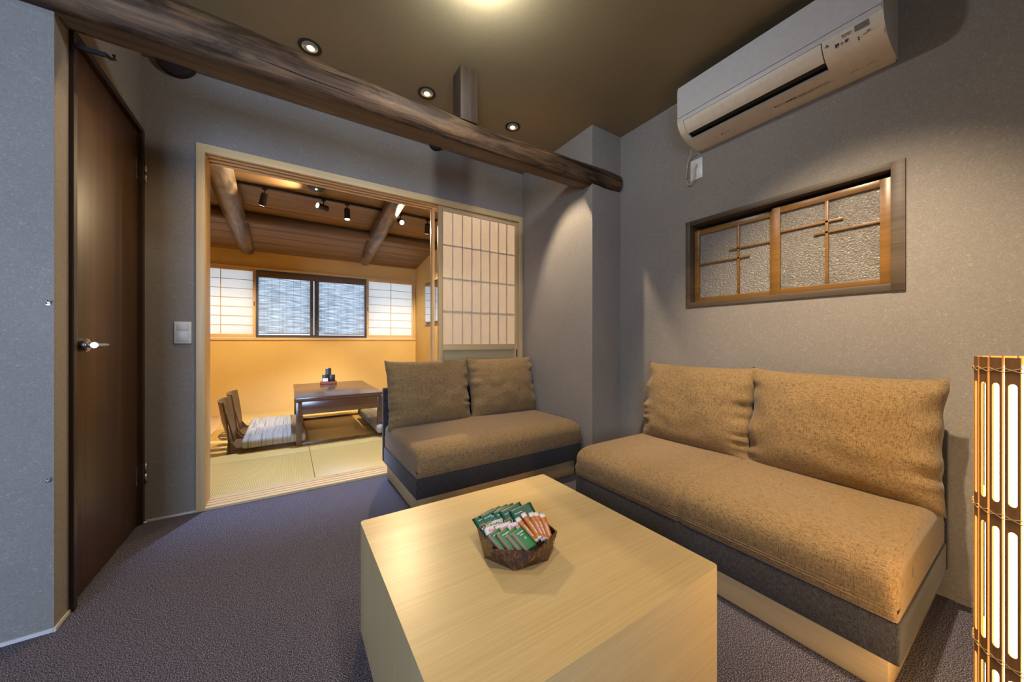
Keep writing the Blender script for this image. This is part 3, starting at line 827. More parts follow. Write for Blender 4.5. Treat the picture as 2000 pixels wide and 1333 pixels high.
for i, (r, f, z, ph, ti) in enumerate(GS):
    o = mesh('creamer_sachet', packet_mesh(0.042, 0.070, 0.004, 'tan'), ['foil_green', 'foil_tan'])
    tag(o, 'bright green creamer sachet at the front of the bowl, %s' % ['leftmost', 'second from left', 'third from left', 'rightmost'][i], 'sachet', 'bright green sachets in the bowl')
    place(o, r, f, z, ph, ti)
    text('name_print', 'CREAMER', 0.0052, 'print_white', Matrix.Translation((0.004, 0.020, 0.0026)), o)
    text('name_print', 'MILK', 0.0050, 'print_white', Matrix.Translation((0.004, 0.012, 0.0026)), o)
    text('mark_print', '✿', 0.010, 'print_white', Matrix.Translation((0.006, -0.002, 0.0026)), o)
OS = [(0.027, -0.008, 0.058, 36, 26), (0.041, 0.006, 0.062, 31, 29), (0.058, 0.008, 0.06, 22, 29), (0.069, 0.01, 0.059, 18, 29), (0.085, 0.008, 0.056, 13, 28)]
for i, (r, f, z, ph, ti) in enumerate(OS):
    o = mesh('sugar_stick', packet_mesh(0.0175, 0.094, 0.006, 'orange'), ['packet_orange', 'packet_white'])
    tag(o, 'orange stick sachet with clear ends, %s of five' % ['leftmost', 'second from left', 'middle', 'second from right', 'rightmost'][i], 'sachet', 'orange stick sachets in the bowl')
    place(o, r, f, z, ph, ti)
    text('name_print', 'COFFEE SUGAR', 0.0058, 'print_white', Matrix.Translation((0.001, -0.008, 0.0036)) @ Matrix.Rotation(-PI/2, 4, 'Z'), o)

# ================================================================ RIGHT WALL: WINDOW
win = empty('window_1', (XW, 0.771, 1.4115)); win['kind'] = 'structure'
win['label'] = 'low wide interior window with weathered frame and amber lattice sashes over patterned glass'
# local: y along wall (world +y = left in view), z up, x into the wall
hw, hh = 0.450, 0.2595
fw = 0.026
boxo('frame_board', win, 'window_frame_old', -0.010, 0.085, -hw, -hw+0.040, -hh, hh, bev=0.001)
boxo('frame_board', win, 'window_frame_old', -0.010, 0.085, hw-fw, hw, -hh, hh, bev=0.001)
boxo('frame_board', win, 'window_frame_old', -0.008, 0.085, -hw+0.040, hw-fw, -hh, -hh+0.030, bev=0.001)
boxo('frame_board', win, 'window_frame_old', -0.008, 0.085, -hw+0.040, hw-fw, hh-0.028, hh, bev=0.001)
zi0, zi1 = -hh+0.030, hh-0.052
def sash(y0, y1, x, glass, bars, wl, wr, wt=0.030, wb=0.028):
    s = empty('sash', (x, 0, 0)); s.parent = win
    boxo('stile', s, 'sash_amber', 0, 0.020, y0, y0+wr, zi0, zi1, bev=0.001)
    boxo('stile', s, 'sash_amber', 0, 0.020, y1-wl, y1, zi0, zi1, bev=0.001)
    boxo('rail', s, 'sash_amber', 0.001, 0.019, y0+wr, y1-wl, zi0, zi0+wb, bev=0.001)
    boxo('rail', s, 'sash_amber', 0.001, 0.019, y0+wr, y1-wl, zi1-wt, zi1, bev=0.001)
    boxo('pane', s, glass, 0.012, 0.015, y0+wr-0.002, y1-wl+0.002, zi0+wb-0.002, zi1-wt+0.002)
    for (a, b_, c, d) in bars:
        boxo('muntin', s, 'sash_amber', 0.002, 0.0115, a, b_, c, d, bev=0.0008)
def wy(x):   # photo column -> local y on the wall
    u = x-1000; dX = 368.0+0.84198*u; dY = 574.2-0.53951*u
    return XW*dY/dX-0.771
yc = wy(1509)
# near (right) sash
vb = wy(1612)
ya, yb = -hw+0.041, yc+0.008
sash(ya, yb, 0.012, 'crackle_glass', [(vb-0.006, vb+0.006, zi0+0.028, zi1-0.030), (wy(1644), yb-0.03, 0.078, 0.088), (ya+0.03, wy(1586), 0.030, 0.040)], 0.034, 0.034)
# far (left) sash
vb2 = wy(1434)
sash(yc-0.006, hw-fw-0.001, 0.040, 'frost_glass', [(vb2-0.006, vb2+0.006, zi0+0.028, zi1-0.030), (yc, wy(1416), 0.047, 0.057), (wy(1456), hw-fw-0.03, -0.006, 0.004)], 0.028, 0.034)

# ================================================================ AIR CONDITIONER
ac = empty('air_conditioner', (XW, 0.741, 2.068), 0, 'white wall-mounted air conditioner high on the right wall', 'air conditioner')
A0, A1 = -0.400, 0.400    # local y: right end (near camera) / left end
front_prof = [(-0.004, 0.295), (-0.200, 0.295), (-0.222, 0.285), (-0.228, 0.262), (-0.225, 0.115)]
body_prof = [(0.0, 0.004), (0.0, 0.292), (-0.200, 0.292), (-0.205, 0.112), (-0.10, 0.105), (-0.03, 0.010)]
bm = bmesh.new(); extrude_profile(bm, body_prof, A0+0.004, A1-0.004, 'y'); mesh('housing', bm, 'ac_cream', ac, 25)
bm = bmesh.new(); extrude_profile(bm, [(-0.196, 0.2915), (-0.210, 0.2935), (-0.224, 0.286), (-0.229, 0.262), (-0.228, 0.118), (-0.206, 0.114)], A0, A1, 'y')
bmesh.ops.bevel(bm, geom=[e for e in bm.edges if abs((e.verts[0].co-e.verts[1].co).y) < 1e-6], offset=0.003, segments=2, affect='EDGES')
mesh('front_panel', bm, 'ac_white', ac, 30)
bm = bmesh.new(); extrude_profile(bm, [(-0.001, 0.2925), (-0.196, 0.2925), (-0.205, 0.286), (-0.205, 0.296), (-0.001, 0.299)], A0+0.01, A1-0.01, 'y'); mesh('top_grille', bm, 'ac_cream', ac)
# lower shell: curve from panel bottom to the wall
def curve_pt(s):
    P = [(-0.2275, 0.114), (-0.226, 0.092), (-0.218, 0.070), (-0.198, 0.045), (-0.168, 0.026), (-0.130, 0.013), (-0.085, 0.005), (-0.03, 0.0), (-0.002, 0.0)]
    k = min(int(s*8), 7); f = s*8-k
    return (P[k][0]*(1-f)+P[k+1][0]*f, P[k][1]*(1-f)+P[k+1][1]*f)
def shell(name, s0, s1, y0, y1, mat, off=0.0, n=10):
    bm = bmesh.new(); prof = []
    pts = [curve_pt(s0+(s1-s0)*i/n) for i in range(n+1)]
    inner = [(a*0.93, b_+0.010) for a, b_ in pts]
    outer = [(a-off, b_-off*0.6) for a, b_ in pts]
    extrude_profile(bm, outer+inner[::-1], y0, y1, 'y')
    return mesh(name, bm, mat, ac, 30)
YR = -0.225
for ya_, yb_ in ((A0+0.001, A0+0.005), (A1-0.005, A1-0.001)):
    bm = bmesh.new(); extrude_profile(bm, [(-0.001, 0.292), (-0.205, 0.292)]+[curve_pt(i/10) for i in range(11)], ya_, yb_, 'y'); mesh('end_cap', bm, 'ac_cream', ac)
shell('chin', 0.0, 0.12, A0, A1, 'ac_white', 0, 4)
shell('side_cover', 0.12, 1.0, A0, YR, 'ac_cream')
shell('side_cover', 0.12, 1.0, A1-0.035, A1, 'ac_cream')
shell('bottom_cover', 0.585, 1.0, YR, A1-0.035, 'ac_cream')
shell('louver', 0.13, 0.45, YR+0.003, A1-0.038, 'ac_cream', 0.002)
shell('louver_lip', 0.575, 0.61, YR+0.003, A1-0.038, 'ac_white', 0.001, 3)
bm = bmesh.new(); extrude_profile(bm, [(-0.20, 0.100), (-0.190, 0.075), (-0.140, 0.040), (-0.10, 0.030), (-0.05, 0.02), (-0.03, 0.10)], YR, A1-0.036, 'y'); mesh('outlet', bm, 'ac_dark', ac)
# prints on the side cover, laid on the curved shell
def on_shell(s, y, off=0.0012):
    a, b_ = curve_pt(s); a2, b2 = curve_pt(min(1, s+0.02))
    tv = Vector((a2-a, 0, b2-b_)).normalized()       # downwards along shell
    xv = Vector((0, -1, 0)); yv = -tv; zv = xv.cross(yv)
    c = Vector((a, y, b_))+zv*off
    return Matrix(((xv.x, yv.x, zv.x, c.x), (xv.y, yv.y, zv.y, c.y), (xv.z, yv.z, zv.z, c.z), (0, 0, 0, 1)))
bm = bmesh.new(); add_box(bm, -0.020, 0.020, -0.010, 0.010, 0, 0.0006); bm.transform(on_shell(0.20, -0.342)); mesh('display_window', bm, 'ac_grey', ac)
bm = bmesh.new()
for k in range(3):
    a = PI/2+k*2*PI/3; d = Vector((math.cos(a), math.sin(a), 0)); e = Vector((-math.sin(a), math.cos(a), 0))*0.0032
    c = Vector((-0.018, 0, 0.0003))
    vs = [bm.verts.new(q) for q in (c, c+d*0.0035+e*0.8, c+d*0.0075, c+d*0.0035-e*0.8)]
    bm.faces.new(vs)
bm.transform(on_shell(0.24, -0.258)); mesh('logo_print', bm, 'ink', ac)
text('brand_print', 'MITSUBISHI\nELECTRIC', 0.0062, 'ink', on_shell(0.215, -0.300), ac, 0.0001)
text('series_print', '霧ヶ峰', 0.0150, 'ink', on_shell(0.31, -0.284), ac, 0.0001)
text('lamp_print', '運転\n内部クリーン', 0.0055, 'ink_soft', on_shell(0.33, -0.358), ac, 0.0001)
text('lamp_print', '■ ■', 0.0060, 'ink', on_shell(0.36, -0.330) @ Matrix.Rotation(PI/2, 4, 'Z'), ac, 0.0001)
M = on_shell(0.76, -0.115)
text('label_print', '室内ユニット  形名', 0.0085, 'ink', M @ Matrix.Translation((-0.07, 0.003, 0)), ac, 0.0001)
text('label_print', '定格  単相 100V 50/60Hz   冷房  暖房  消費電力', 0.0055, 'ink_soft', M @ Matrix.Translation((0.04, 0.004, 0)), ac, 0.0001)
text('label_print', '注意  運転中はお手入れをしないでください', 0.0060, 'ink', M @ Matrix.Translation((0.045, -0.005, 0)), ac, 0.0001)
bm = bmesh.new(); add_box(bm, -0.062, -0.020, -0.001, 0.005, 0, 0.0004); bm.transform(M); mesh('label_bar', bm, 'ink', ac)
for k, yk in enumerate((-0.29, -0.345)):
    bm = bmesh.new(); add_tube(bm, [(0.022*math.cos(q), 0.010*math.sin(q), 0.0) for q in [math.radians(60+12*j+k*10) for j in range(9)]], 0.0007, 5); bm.transform(on_shell(0.80, yk)); mesh('moulded_notch', bm, 'ink_soft', ac)
bm = bmesh.new(); add_box(bm, -0.008, 0.004, -0.004, 0.004, 0, 0.0004); bm.transform(on_shell(0.78, 0.235)); mesh('eco_mark', bm, 'ac_grey', ac)
text('label_print', '省エネ 基準', 0.0055, 'ink_soft', on_shell(0.78, 0.210), ac, 0.0001)
# ---- outlet with plug and cable
o = empty('wall_outlet', (XW, 1.157, 1.972), 0, 'white outlet plate with a plugged-in cable below the air conditioner', 'outlet')
boxo('plate', o, 'switch_white', -0.007, 0, -0.036, 0.036, -0.060, 0.060, bev=0.0015)
bm = bmesh.new(); add_cyl(bm, (-0.007, 0.005, 0.018), (-0.026, 0.005, 0.018), 0.0155, 0.013, n=20); add_cyl(bm, (-0.018, 0.005, 0.018), (-0.020, 0.005, -0.012), 0.007, 0.0045, n=12)
mesh('plug', bm, 'ac_cream', o, 40)
bm = bmesh.new()
add_tube(bm, [(-0.020, 0.005, -0.010), (-0.021, 0.002, -0.035), (-0.022, 0.008, -0.062), (-0.020, 0.026, -0.082), (-0.017, 0.046, -0.080), (-0.012, 0.056, -0.060), (-0.010, 0.057, 0.0), (-0.010, 0.053, 0.045), (-0.016, 0.038, 0.078), (-0.040, 0.012, 0.094), (-0.06, 0.0, 0.100)], 0.0036, 8)
c_ = mesh('power_cable', bm, 'cord', o)
for z in (0.03, -0.03):
    boxo('cable_clip', c_, 'cord', -0.014, 0.0, 0.050, 0.066, z-0.002, z+0.003)

# ================================================================ BAMBOO FLOOR LAMP
LX, LY, LR, LH = 1.231, 0.0056, 0.090, 0.918
lamp = empty('floor_lamp', (LX, LY, 0), 0, 'lit cylindrical slatted wood floor lamp at the right edge', 'lamp')
NS = 24; SWd = 2*PI*LR/NS*0.83
SLOTS = [(0.060, 0.306), (0.352, 0.588), (0.636, 0.868)]
def slat_mesh():
    bm = bmesh.new(); hw_ = SWd/2; sw = 0.0058; th = 0.0035
    loops = [[(-hw_, 0.0), (hw_, 0.0), (hw_, LH), (-hw_, LH)]]
    for z0, z1 in SLOTS:
        P = []
        for i in range(9):
            a = math.radians(180*i/8); P.append((sw*math.cos(a), z1-sw+sw*math.sin(a)))
        for i in range(9):
            a = math.radians(180+180*i/8); P.append((sw*math.cos(a), z0+sw+sw*math.sin(a)))
        loops.append(P)
    es = []
    for lp in loops:
        vs = [bm.verts.new((x, 0, z)) for x, z in lp]
        es += [bm.edges.new((vs[i], vs[(i+1) % len(vs)])) for i in range(len(vs))]
    bmesh.ops.triangle_fill(bm, edges=es, use_beauty=True)
    # drop triangles that filled a slot
    bad = []
    for f in bm.faces:
        c = f.calc_center_median()
        for z0, z1 in SLOTS:
            if abs(c.x) < sw*0.98 and z0+sw*0.3 < c.z < z1-sw*0.3:
                # inside slot if all verts lie on the slot outline
                if all(abs(v.co.x) <= sw+1e-6 and z0-1e-6 <= v.co.z <= z1+1e-6 for v in f.verts): bad.append(f)
    if bad: bmesh.ops.delete(bm, geom=bad, context='FACES_ONLY')
    r = bmesh.ops.extrude_face_region(bm, geom=list(bm.faces))
    bmesh.ops.translate(bm, verts=[v for v in r['geom'] if isinstance(v, bmesh.types.BMVert)], vec=(0, th, 0))
    return bm
s0 = mesh('slat', slat_mesh(), 'lamp_wood', lamp)
s0.location = (0, -LR, 0)
for k in range(NS):
    a = 2*PI*k/NS+math.radians(4)
    o = s0 if k == 0 else s0.copy()
    if k: COL.objects.link(o); o.parent = lamp
    o.location = (LR*math.sin(a), -LR*math.cos(a), 0); o.rotation_euler = (0, 0, a)
bm = bmesh.new(); add_lathe(bm, [(0.076, 0.02), (0.076, 0.898)], 48); mesh('paper_shade', bm, 'lamp_glow', lamp)
bm = bmesh.new(); add_lathe(bm, [(0.0002, 0.0), (0.083, 0.0), (0.083, 0.02), (0.0002, 0.02)], 36); mesh('base', bm, 'lamp_wood', lamp, 40)
for zc in (0.894, 0.612, 0.330):
    bm = bmesh.new()
    for ph in (0, 1):
        P = []
        for i in range(NS*4+1):
            a = 2*PI*i/(NS*4)+math.radians(4+7.5)
            q = (i/4.0) % 2; q = 1-abs(q-1)*2 if False else (1-2*abs(((i/4.0+ph) % 2)-1))
            z = zc+0.0042*q
            P.append(((LR+0.0016)*math.sin(a), -(LR+0.0016)*math.cos(a), z))
        add_tube(bm, P, 0.0010, 5)
    mesh('tie_cord', bm, 'lamp_cord', lamp)

# ================================================================ TATAMI ROOM SHELL
YF = 5.70; XR2 = 1.765; TL_ = -0.64; YT0 = YO+0.16
bm = bmesh.new(); add_box(bm, -1.7, XR2, YT0-0.01, YF, -0.06, -0.012)
struct('floor_tatami_room', bm, 'floorboard')
n_ = 0
xs = [TL_, 0.155, 0.95, XR2]
ys = [YT0, 3.455, 4.24, 5.025, YF]
for i in range(3):
    for j in range(4):
        o = boxo('tatami_mat', None, 'tatami_a' if (i+j) % 2 == 0 else 'tatami_b', xs[i]+0.0012, xs[i+1]-0.0012, ys[j]+0.0012, ys[j+1]-0.0012, -0.012, 0.012, bev=0.003)
        col_ = ['left', 'middle', 'right'][i]; row_ = ['nearest the threshold', 'second row from the threshold', 'third row from the threshold', 'along the window wall'][j]
        tag(o, 'square borderless yellow tatami mat, %s column, %s' % (col_, row_), 'tatami mat', 'tatami mats')
for k in range(6):
    x0 = -1.7+k*0.1765
    o = boxo('floorboard', D.objects['floor_tatami_room'], 'floorboard', x0+0.001, x0+0.1755, YT0, YF, -0.012, 0.010, bev=0.001)
ZS0, ZS1 = 0.965, 1.925     # window opening of far wall
XWA, XWB = -1.10, XR2
bm = bmesh.new()
add_box(bm, -1.8, XR2+0.1, YF, YF+0.1, 0, ZS0); add_box(bm, -1.8, XR2+0.1, YF, YF+0.1, ZS1, 2.7)
add_box(bm, -1.8, XWA, YF, YF+0.1, ZS0, ZS1); add_box(bm, XR2-0.008, XR2+0.1, YF, YF+0.1, ZS0, ZS1)
struct('wall_far', bm, 'wall_ochre', label='ochre plaster wall under and over the long window')
bm = bmesh.new(); add_box(bm, XR2, XR2+0.1, YO+0.15, YF, 0, 2.75); struct('wall_tatami_right', bm, 'wall_ochre')
bm = bmesh.new(); add_box(bm, -1.8, -1.7, YO+0.13, YF, 0, 2.75); struct('wall_tatami_left', bm, 'wall_ochre')
bm = bmesh.new(); add_box(bm, -1.8, XL-0.1, YO+0.10, YO+0.15, 0, 2.75); add_box(bm, XL-0.1, -0.43, YO+0.13, YO+0.15, 0, 2.75); add_box(bm, -0.43, XR2, YO+0.13, YO+0.15, 2.052, 2.75)
struct('wall_tatami_near', bm, 'wall_ochre')
# sloping boarded ceiling
def zc2(y): return 2.130+0.14*(YF-y)
bm = bmesh.new(); extrude_profile(bm, [(YO+0.13, zc2(YO+0.13)+0.02), (YF+0.1, zc2(YF+0.1)+0.02), (YF+0.1, zc2(YF+0.1)+0.06), (YO+0.13, zc2(YO+0.13)+0.06)], -1.8, XR2+0.1, 'x')
cb = struct('ceiling_tatami_room', bm, 'hole_dark', label='sloping ceiling of brown boards in the tatami room')
y = YF; k = 0
while y > YO+0.14:
    wd = 0.112 if y > 4.6 else 0.205
    y0 = max(y-wd, YO+0.13)
    bm = bmesh.new(); off = 0.004*(k % 2)
    a_, b_ = y0+0.0025, y-0.0025
    extrude_profile(bm, [(a_, zc2(a_)+off*0.4), (b_, zc2(b_)+off*0.4), (b_, zc2(b_)+0.02), (a_, zc2(a_)+0.02)], -1.7, XR2, 'x')
    bo = mesh('ceiling_board', bm, 'ceiling_board', cb)
    y = y0; k += 1
# rafters (round logs) and purlin
def rafter(P, rad, seed, lab):
    o = mesh('rafter_log', log_mesh(P, rad, seed, n=28, axis='y', amp=0.08), 'rafter_log', None, 60)
    tag(o, lab, 'beam', 'round log rafters in the tatami room')
rafter([(-0.455, 5.695, 2.165), (-0.46, 4.45, 2.245), (-0.475, 3.6, 2.355), (-0.50, 2.74, 2.47)], [0.088, 0.090, 0.094, 0.096], 1.0, 'pale round log rafter at the left side of the tatami room ceiling')
rafter([(0.985, 5.695, 2.185), (0.915, 4.40, 2.245), (0.925, 3.64, 2.365), (0.95, 2.74, 2.49)], [0.082, 0.086, 0.086, 0.088], 5.0, 'pale round log rafter nearer the sliding door in the tatami room')
o = mesh('purlin_log', log_mesh([(-1.69, 4.56, 2.262), (-0.4, 4.56, 2.248), (0.6, 4.56, 2.240), (1.764, 4.56, 2.250)], [0.062, 0.060, 0.056, 0.056], 9.0, n=24, axis='x', amp=0.10), 'purlin_log', None, 60)
tag(o, 'dark slender log running crosswise behind the rafters', 'beam')

# ---- long window of the tatami room
w2 = empty('window_2', (0, YF, 0)); w2['kind'] = 'structure'; w2['label'] = 'long window with two shoji screens and two reed blinds'
boxo('window_board', w2, 'pine_x', XWA, XR2-0.009, -0.018, 0.10, ZS0-0.004, ZS0+0.030, bev=0.001)
boxo('window_board', w2, 'pine_x', XWA, XR2-0.009, -0.018, 0.10, ZS1-0.024, ZS1, bev=0.001)
boxo('window_board', w2, 'pine_z', XR2-0.028, XR2-0.009, -0.016, 0.10, ZS0+0.03, ZS1-0.024, bev=0.001)
boxo('window_board', w2, 'pine_z', XWA, XWA+0.02, -0.016, 0.10, ZS0+0.03, ZS1-0.024, bev=0.001)
def shoji(x0, x1, pull_left, lab):
    t = empty('shoji_screen', ((x0+x1)/2, YF-0.006, ZS0+0.031), 0, lab, 'shoji screen', 'shoji screens of the long window')
    hx = (x1-x0)/2; hz = ZS1-0.024-ZS0-0.032
    boxo('stile', t, 'pine_z', -hx, -hx+0.030, 0, 0.022, 0, hz, bev=0.001); boxo('stile', t, 'pine_z', hx-0.030, hx, 0, 0.022, 0, hz, bev=0.001)
    boxo('rail', t, 'pine_x', -hx+0.03, hx-0.03, 0.001, 0.021, 0, 0.046, bev=0.001); boxo('rail', t, 'pine_x', -hx+0.03, hx-0.03, 0.001, 0.021, hz-0.034, hz, bev=0.001)
    boxo('paper', t, 'shoji_paper', -hx+0.028, hx-0.028, 0.0165, 0.0170, 0.044, hz-0.032)
    boxo('lattice_bar', t, 'pine_z', -0.0035, 0.0035, 0.004, 0.016, 0.046, hz-0.034)
    for k in range(1, 7):
        z = 0.046+(hz-0.080)*k/7
        boxo('lattice_bar', t, 'pine_x', -hx+0.03, hx-0.03, 0.005, 0.0155, z-0.0032, z+0.0032)
    xp = -hx+0.015 if pull_left else hx-0.015
    boxo('finger_pull', t, 'pull_dark', xp-0.005, xp+0.005, -0.0008, 0.002, hz*0.46, hz*0.46+0.06)
shoji(-1.078, -0.362, False, 'white paper shoji screen at the left end of the long window')
shoji(1.010, 1.735, True, 'white paper shoji screen at the right end of the long window')
sashes = boxo('aluminium_frame', w2, 'window_alu', -0.38, 1.02, 0.050, 0.075, ZS0+0.030, ZS0+0.070)
boxo('aluminium_frame', w2, 'window_alu', -0.38, 1.02, 0.050, 0.075, ZS1-0.060, ZS1-0.024)
for xa, xb in ((-0.385, -0.335), (0.262, 0.308), (0.314, 0.372), (0.985, 1.02)):
    boxo('aluminium_frame', w2, 'window_alu', xa, xb, 0.046, 0.078, ZS0+0.030, ZS1-0.024)
for i, (xa, xb) in enumerate(((-0.350, 0.312), (0.322, 1.000))):
    t = empty('reed_blind', ((xa+xb)/2, YF+0.036, 1.895), 0, ['translucent reed roller blind at the left half of the dark window', 'translucent reed roller blind at the right half of the dark window'][i], 'blind', 'reed roller blinds')
    hx = (xb-xa)/2
    boxo('headbox', t, 'blind_brown', -hx, hx, -0.030, 0.005, -0.092, -0.022, bev=0.003)
    boxo('blind_sheet', t, 'reed_blind', -hx+0.015, hx-0.012, 0.0090, 0.0096, -0.845, -0.09)
    boxo('bottom_bar', t, 'blind_brown', -hx+0.015, hx-0.012, 0.004, 0.012, -0.852, -0.842)
    for q in range(1, 8):
        x = -hx+2*hx*q/8
        boxo('tie_thread', t, 'window_alu', x-0.0010, x+0.0010, 0.0078, 0.0088, -0.845, -0.09)

# ---- mirror on the right tatami wall
t = empty('wall_mirror', (XR2, 4.79, 1.515), 0, 'dark framed rounded mirror on the ochre wall behind the sliding door', 'mirror')
def rrect(h_, v_, r): return [(a, b_) for a, b_ in rounded_rect(-h_, h_, -v_, v_, r, 5)]
bm = bmesh.new(); extrude_profile(bm, [(a, b_) for a, b_ in rrect(0.37, 0.295, 0.03)], -0.022, -0.001, 'x'); mesh('frame', bm, 'black_metal', t)
bm = bmesh.new(); extrude_profile(bm, [(a, b_) for a, b_ in rrect(0.358, 0.283, 0.022)], -0.0235, -0.022, 'x'); mesh('mirror_glass', bm, 'mirror_glass', t)
bm = bmesh.new(); add_box(bm, -0.020, -0.0, 0.33, 0.375, -0.318, -0.292, 0.003); mesh('corner_bracket', bm, 'plastic_white', t)

# ---- track with spotlights
TYk = 3.94; TZk = zc2(TYk)
t = empty('light_track', (0, TYk, TZk), 0, 'thin black lighting track across the boarded ceiling', 'light track')
boxo('rail', t, 'black_metal', -1.1, 1.66, -0.014, 0.014, -0.022, 0.002)
boxo('end_cap', t, 'black_metal', -1.12, -1.098, -0.015, 0.015, -0.023, 0.001)
SP = [(-0.183, (-0.22, 0.55, -0.85), 'leftmost', False), (0.296, (-0.80, -0.45, 0.02), 'second from the left', True), (0.51, (0.0, -0.12, -1.0), 'third from the left', True),
      (1.05, (0.02, -0.88, -0.42), 'fourth from the left', True), (1.36, (0.12, 0.55, -0.9), 'rightmost', False)]
for i, (x, dv, nm_, glow) in enumerate(SP):
    t = empty('track_spotlight', (x, TYk, TZk-0.022), 0, 'black cylindrical track spotlight, %s of five' % nm_, 'spotlight', 'spotlights on the ceiling track')
    bm = bmesh.new(); add_box(bm, -0.020, 0.020, -0.013, 0.013, -0.014, 0.0, 0.002); add_cyl(bm, (0, 0, -0.014), (0, 0, -0.055), 0.0055, n=12)
    mesh('adapter', bm, 'black_metal', t, 40)
    d = Vector(dv).normalized(); c = Vector((0, 0, -0.075))
    a = c-d*0.040; b_ = c+d*0.062
    if d.z < -0.8: a = Vector((0, 0, -0.050)); b_ = a+d*0.105
    bm = bmesh.new(); add_cyl(bm, a, b_, 0.0275, n=28); add_cyl(bm, a-d*0.006, a, 0.022, 0.0275, n=28)
    hd = mesh('lamp_head', bm, 'black_metal', t, 40)
    bm = bmesh.new(); add_cyl(bm, b_+d*0.0004, b_+d*0.002, 0.0235, n=28); mesh('lens', bm, 'spot_glow', hd)
    spot_light('track_lamp', Vector((x, TYk, TZk-0.022))+b_+d*0.012, Vector((x, TYk, TZk-0.022))+b_+d*2, [230, 90, 30, 170, 220][i], (1.0, 0.76, 0.44), [85, 70, 70, 100, 85][i], 0.6, 0.02)
t = empty('ceiling_sensor', (0.222, 3.77, zc2(3.77)), 0, 'black round ceiling fitting with a small lens near the opening', 'ceiling light')
bm = bmesh.new(); add_lathe(bm, [(0.0002, -0.016), (0.060, -0.016), (0.070, -0.010), (0.072, 0.004)], 36); o = mesh('cover', bm, 'black_metal', t, 40); o.rotation_euler = (-0.139, 0, 0)
bm = bmesh.new(); add_lathe(bm, [(0.0002, -0.023), (0.008, -0.022), (0.012, -0.014)], 18); mesh('lens', bm, 'downlight_glow', t, 40)

# ================================================================ LOW TABLE
lt = empty('low_table', (0.425, 4.235, 0.012), 0, 'dark red-brown low dining table on the tatami', 'table')
ZT = 0.430
boxo('table_top', lt, 'low_table_wood', -0.375, 0.375, -0.605, 0.605, ZT-0.028, ZT, bev=0.003)
boxo('apron', lt, 'low_table_wood', -0.345, 0.345, -0.588, -0.568, 0.275, ZT-0.036, bev=0.001)
boxo('apron', lt, 'low_table_wood', -0.345, 0.345, 0.568, 0.588, 0.275, ZT-0.036, bev=0.001)
boxo('apron', lt, 'low_table_wood', -0.360, -0.345, -0.56, 0.56, 0.335, ZT-0.036, bev=0.001)
boxo('apron', lt, 'low_table_wood', 0.345, 0.360, -0.56, 0.56, 0.335, ZT-0.036, bev=0.001)
boxo('top_moulding', lt, 'low_table_wood', -0.362, 0.362, -0.592, 0.592, ZT-0.040, ZT-0.028)
for sx in (-1, 1):
    for sy in (-1, 1):
        x = sx*0.345; y = sy*0.575
        boxo('leg', lt, 'low_table_wood', x-0.022, x+0.022, y-0.022, y+0.022, 0, ZT-0.040, bev=0.002)
for sy in (-1, 1): boxo('stretcher', lt, 'low_table_wood', -0.323, 0.323, sy*0.575-0.012, sy*0.575+0.012, 0.0, 0.022, bev=0.001)
for sx in (-1, 1): boxo('stretcher', lt, 'low_table_wood', sx*0.345-0.010, sx*0.345+0.010, -0.553, 0.553, 0.0, 0.022, bev=0.001)

# ---- legless chairs + cushions
def make_zaisu():
    t = empty('legless_chair', (0, 0, 0), 0, '', 'floor chair', 'legless wooden chairs around the low table')
    # local: back at -x, seat towards +x, width along y (-0.20..0.20)
    hwz = 0.205
    def bx(y, z):  # x of the back surface
        return -0.015-0.045*((z/0.43)**1.6)-0.050*(1-(y/hwz)**2)*min(1, z/0.25)
    def panel(name, y0, y1, z0, z1, ny=6, nz=10):
        bm = bmesh.new(); V = {}
        for s in (0, 1):
            for i in range(ny+1):
                for k in range(nz+1):
                    y = y0+(y1-y0)*i/ny; z = z0+(z1-z0)*k/nz
                    V[(s, i, k)] = bm.verts.new((bx(y, z)-s*0.013, y, z))
        for s in (0, 1):
            for i in range(ny):
                for k in range(nz): bm.faces.new([V[(s, i, k)], V[(s, i+1, k)], V[(s, i+1, k+1)], V[(s, i, k+1)]])
        for i in range(ny):
            for k in (0, nz): bm.faces.new([V[(0, i, k)], V[(0, i+1, k)], V[(1, i+1, k)], V[(1, i, k)]])
        for k in range(nz):
            for i in (0, ny): bm.faces.new([V[(0, i, k)], V[(0, i, k+1)], V[(1, i, k+1)], V[(1, i, k)]])
        return mesh(name, bm, 'zaisu_wood', t, 35)
    panel('back_slat', -hwz, -0.105, 0.0, 0.432); panel('back_slat', 0.105, hwz, 0.0, 0.432)
    panel('top_rail', -0.105, 0.105, 0.285, 0.432)
    panel('back_slat', -0.050, 0.050, 0.02, 0.285)
    boxo('seat_board', t, 'zaisu_wood', -0.03, 0.43, -hwz, hwz, 0.022, 0.034, bev=0.002)
    for s in (-1, 1):
        bm = bmesh.new(); y = s*(hwz-0.008)
        extrude_profile(bm, [(-0.045, 0.0), (0.435, 0.0), (0.44, 0.030), (0.02, 0.050), (-0.03, 0.12)], y-0.008, y+0.008, 'y'); mesh('side_rail', bm, 'zaisu_wood', t)
    return t
z0_ = make_zaisu()
zs = [((-0.385, 3.885, 0.012), 0.0, 'brown wooden legless chair left of the low table, nearer the threshold'),
      ((-0.385, 4.390, 0.012), 0.0, 'brown wooden legless chair left of the low table, nearer the window'),
      ((1.235, 3.80, 0.012), PI, 'brown wooden legless chair right of the low table, nearer the threshold'),
      ((1.235, 4.31, 0.012), PI, 'brown wooden legless chair right of the low table, nearer the window')]
for i, (l, r, lab) in enumerate(zs):
    if i == 0: z0_.location = l; z0_.rotation_euler = (0, 0, r); z0_['label'] = lab
    else: dup(z0_, l, r, lab)
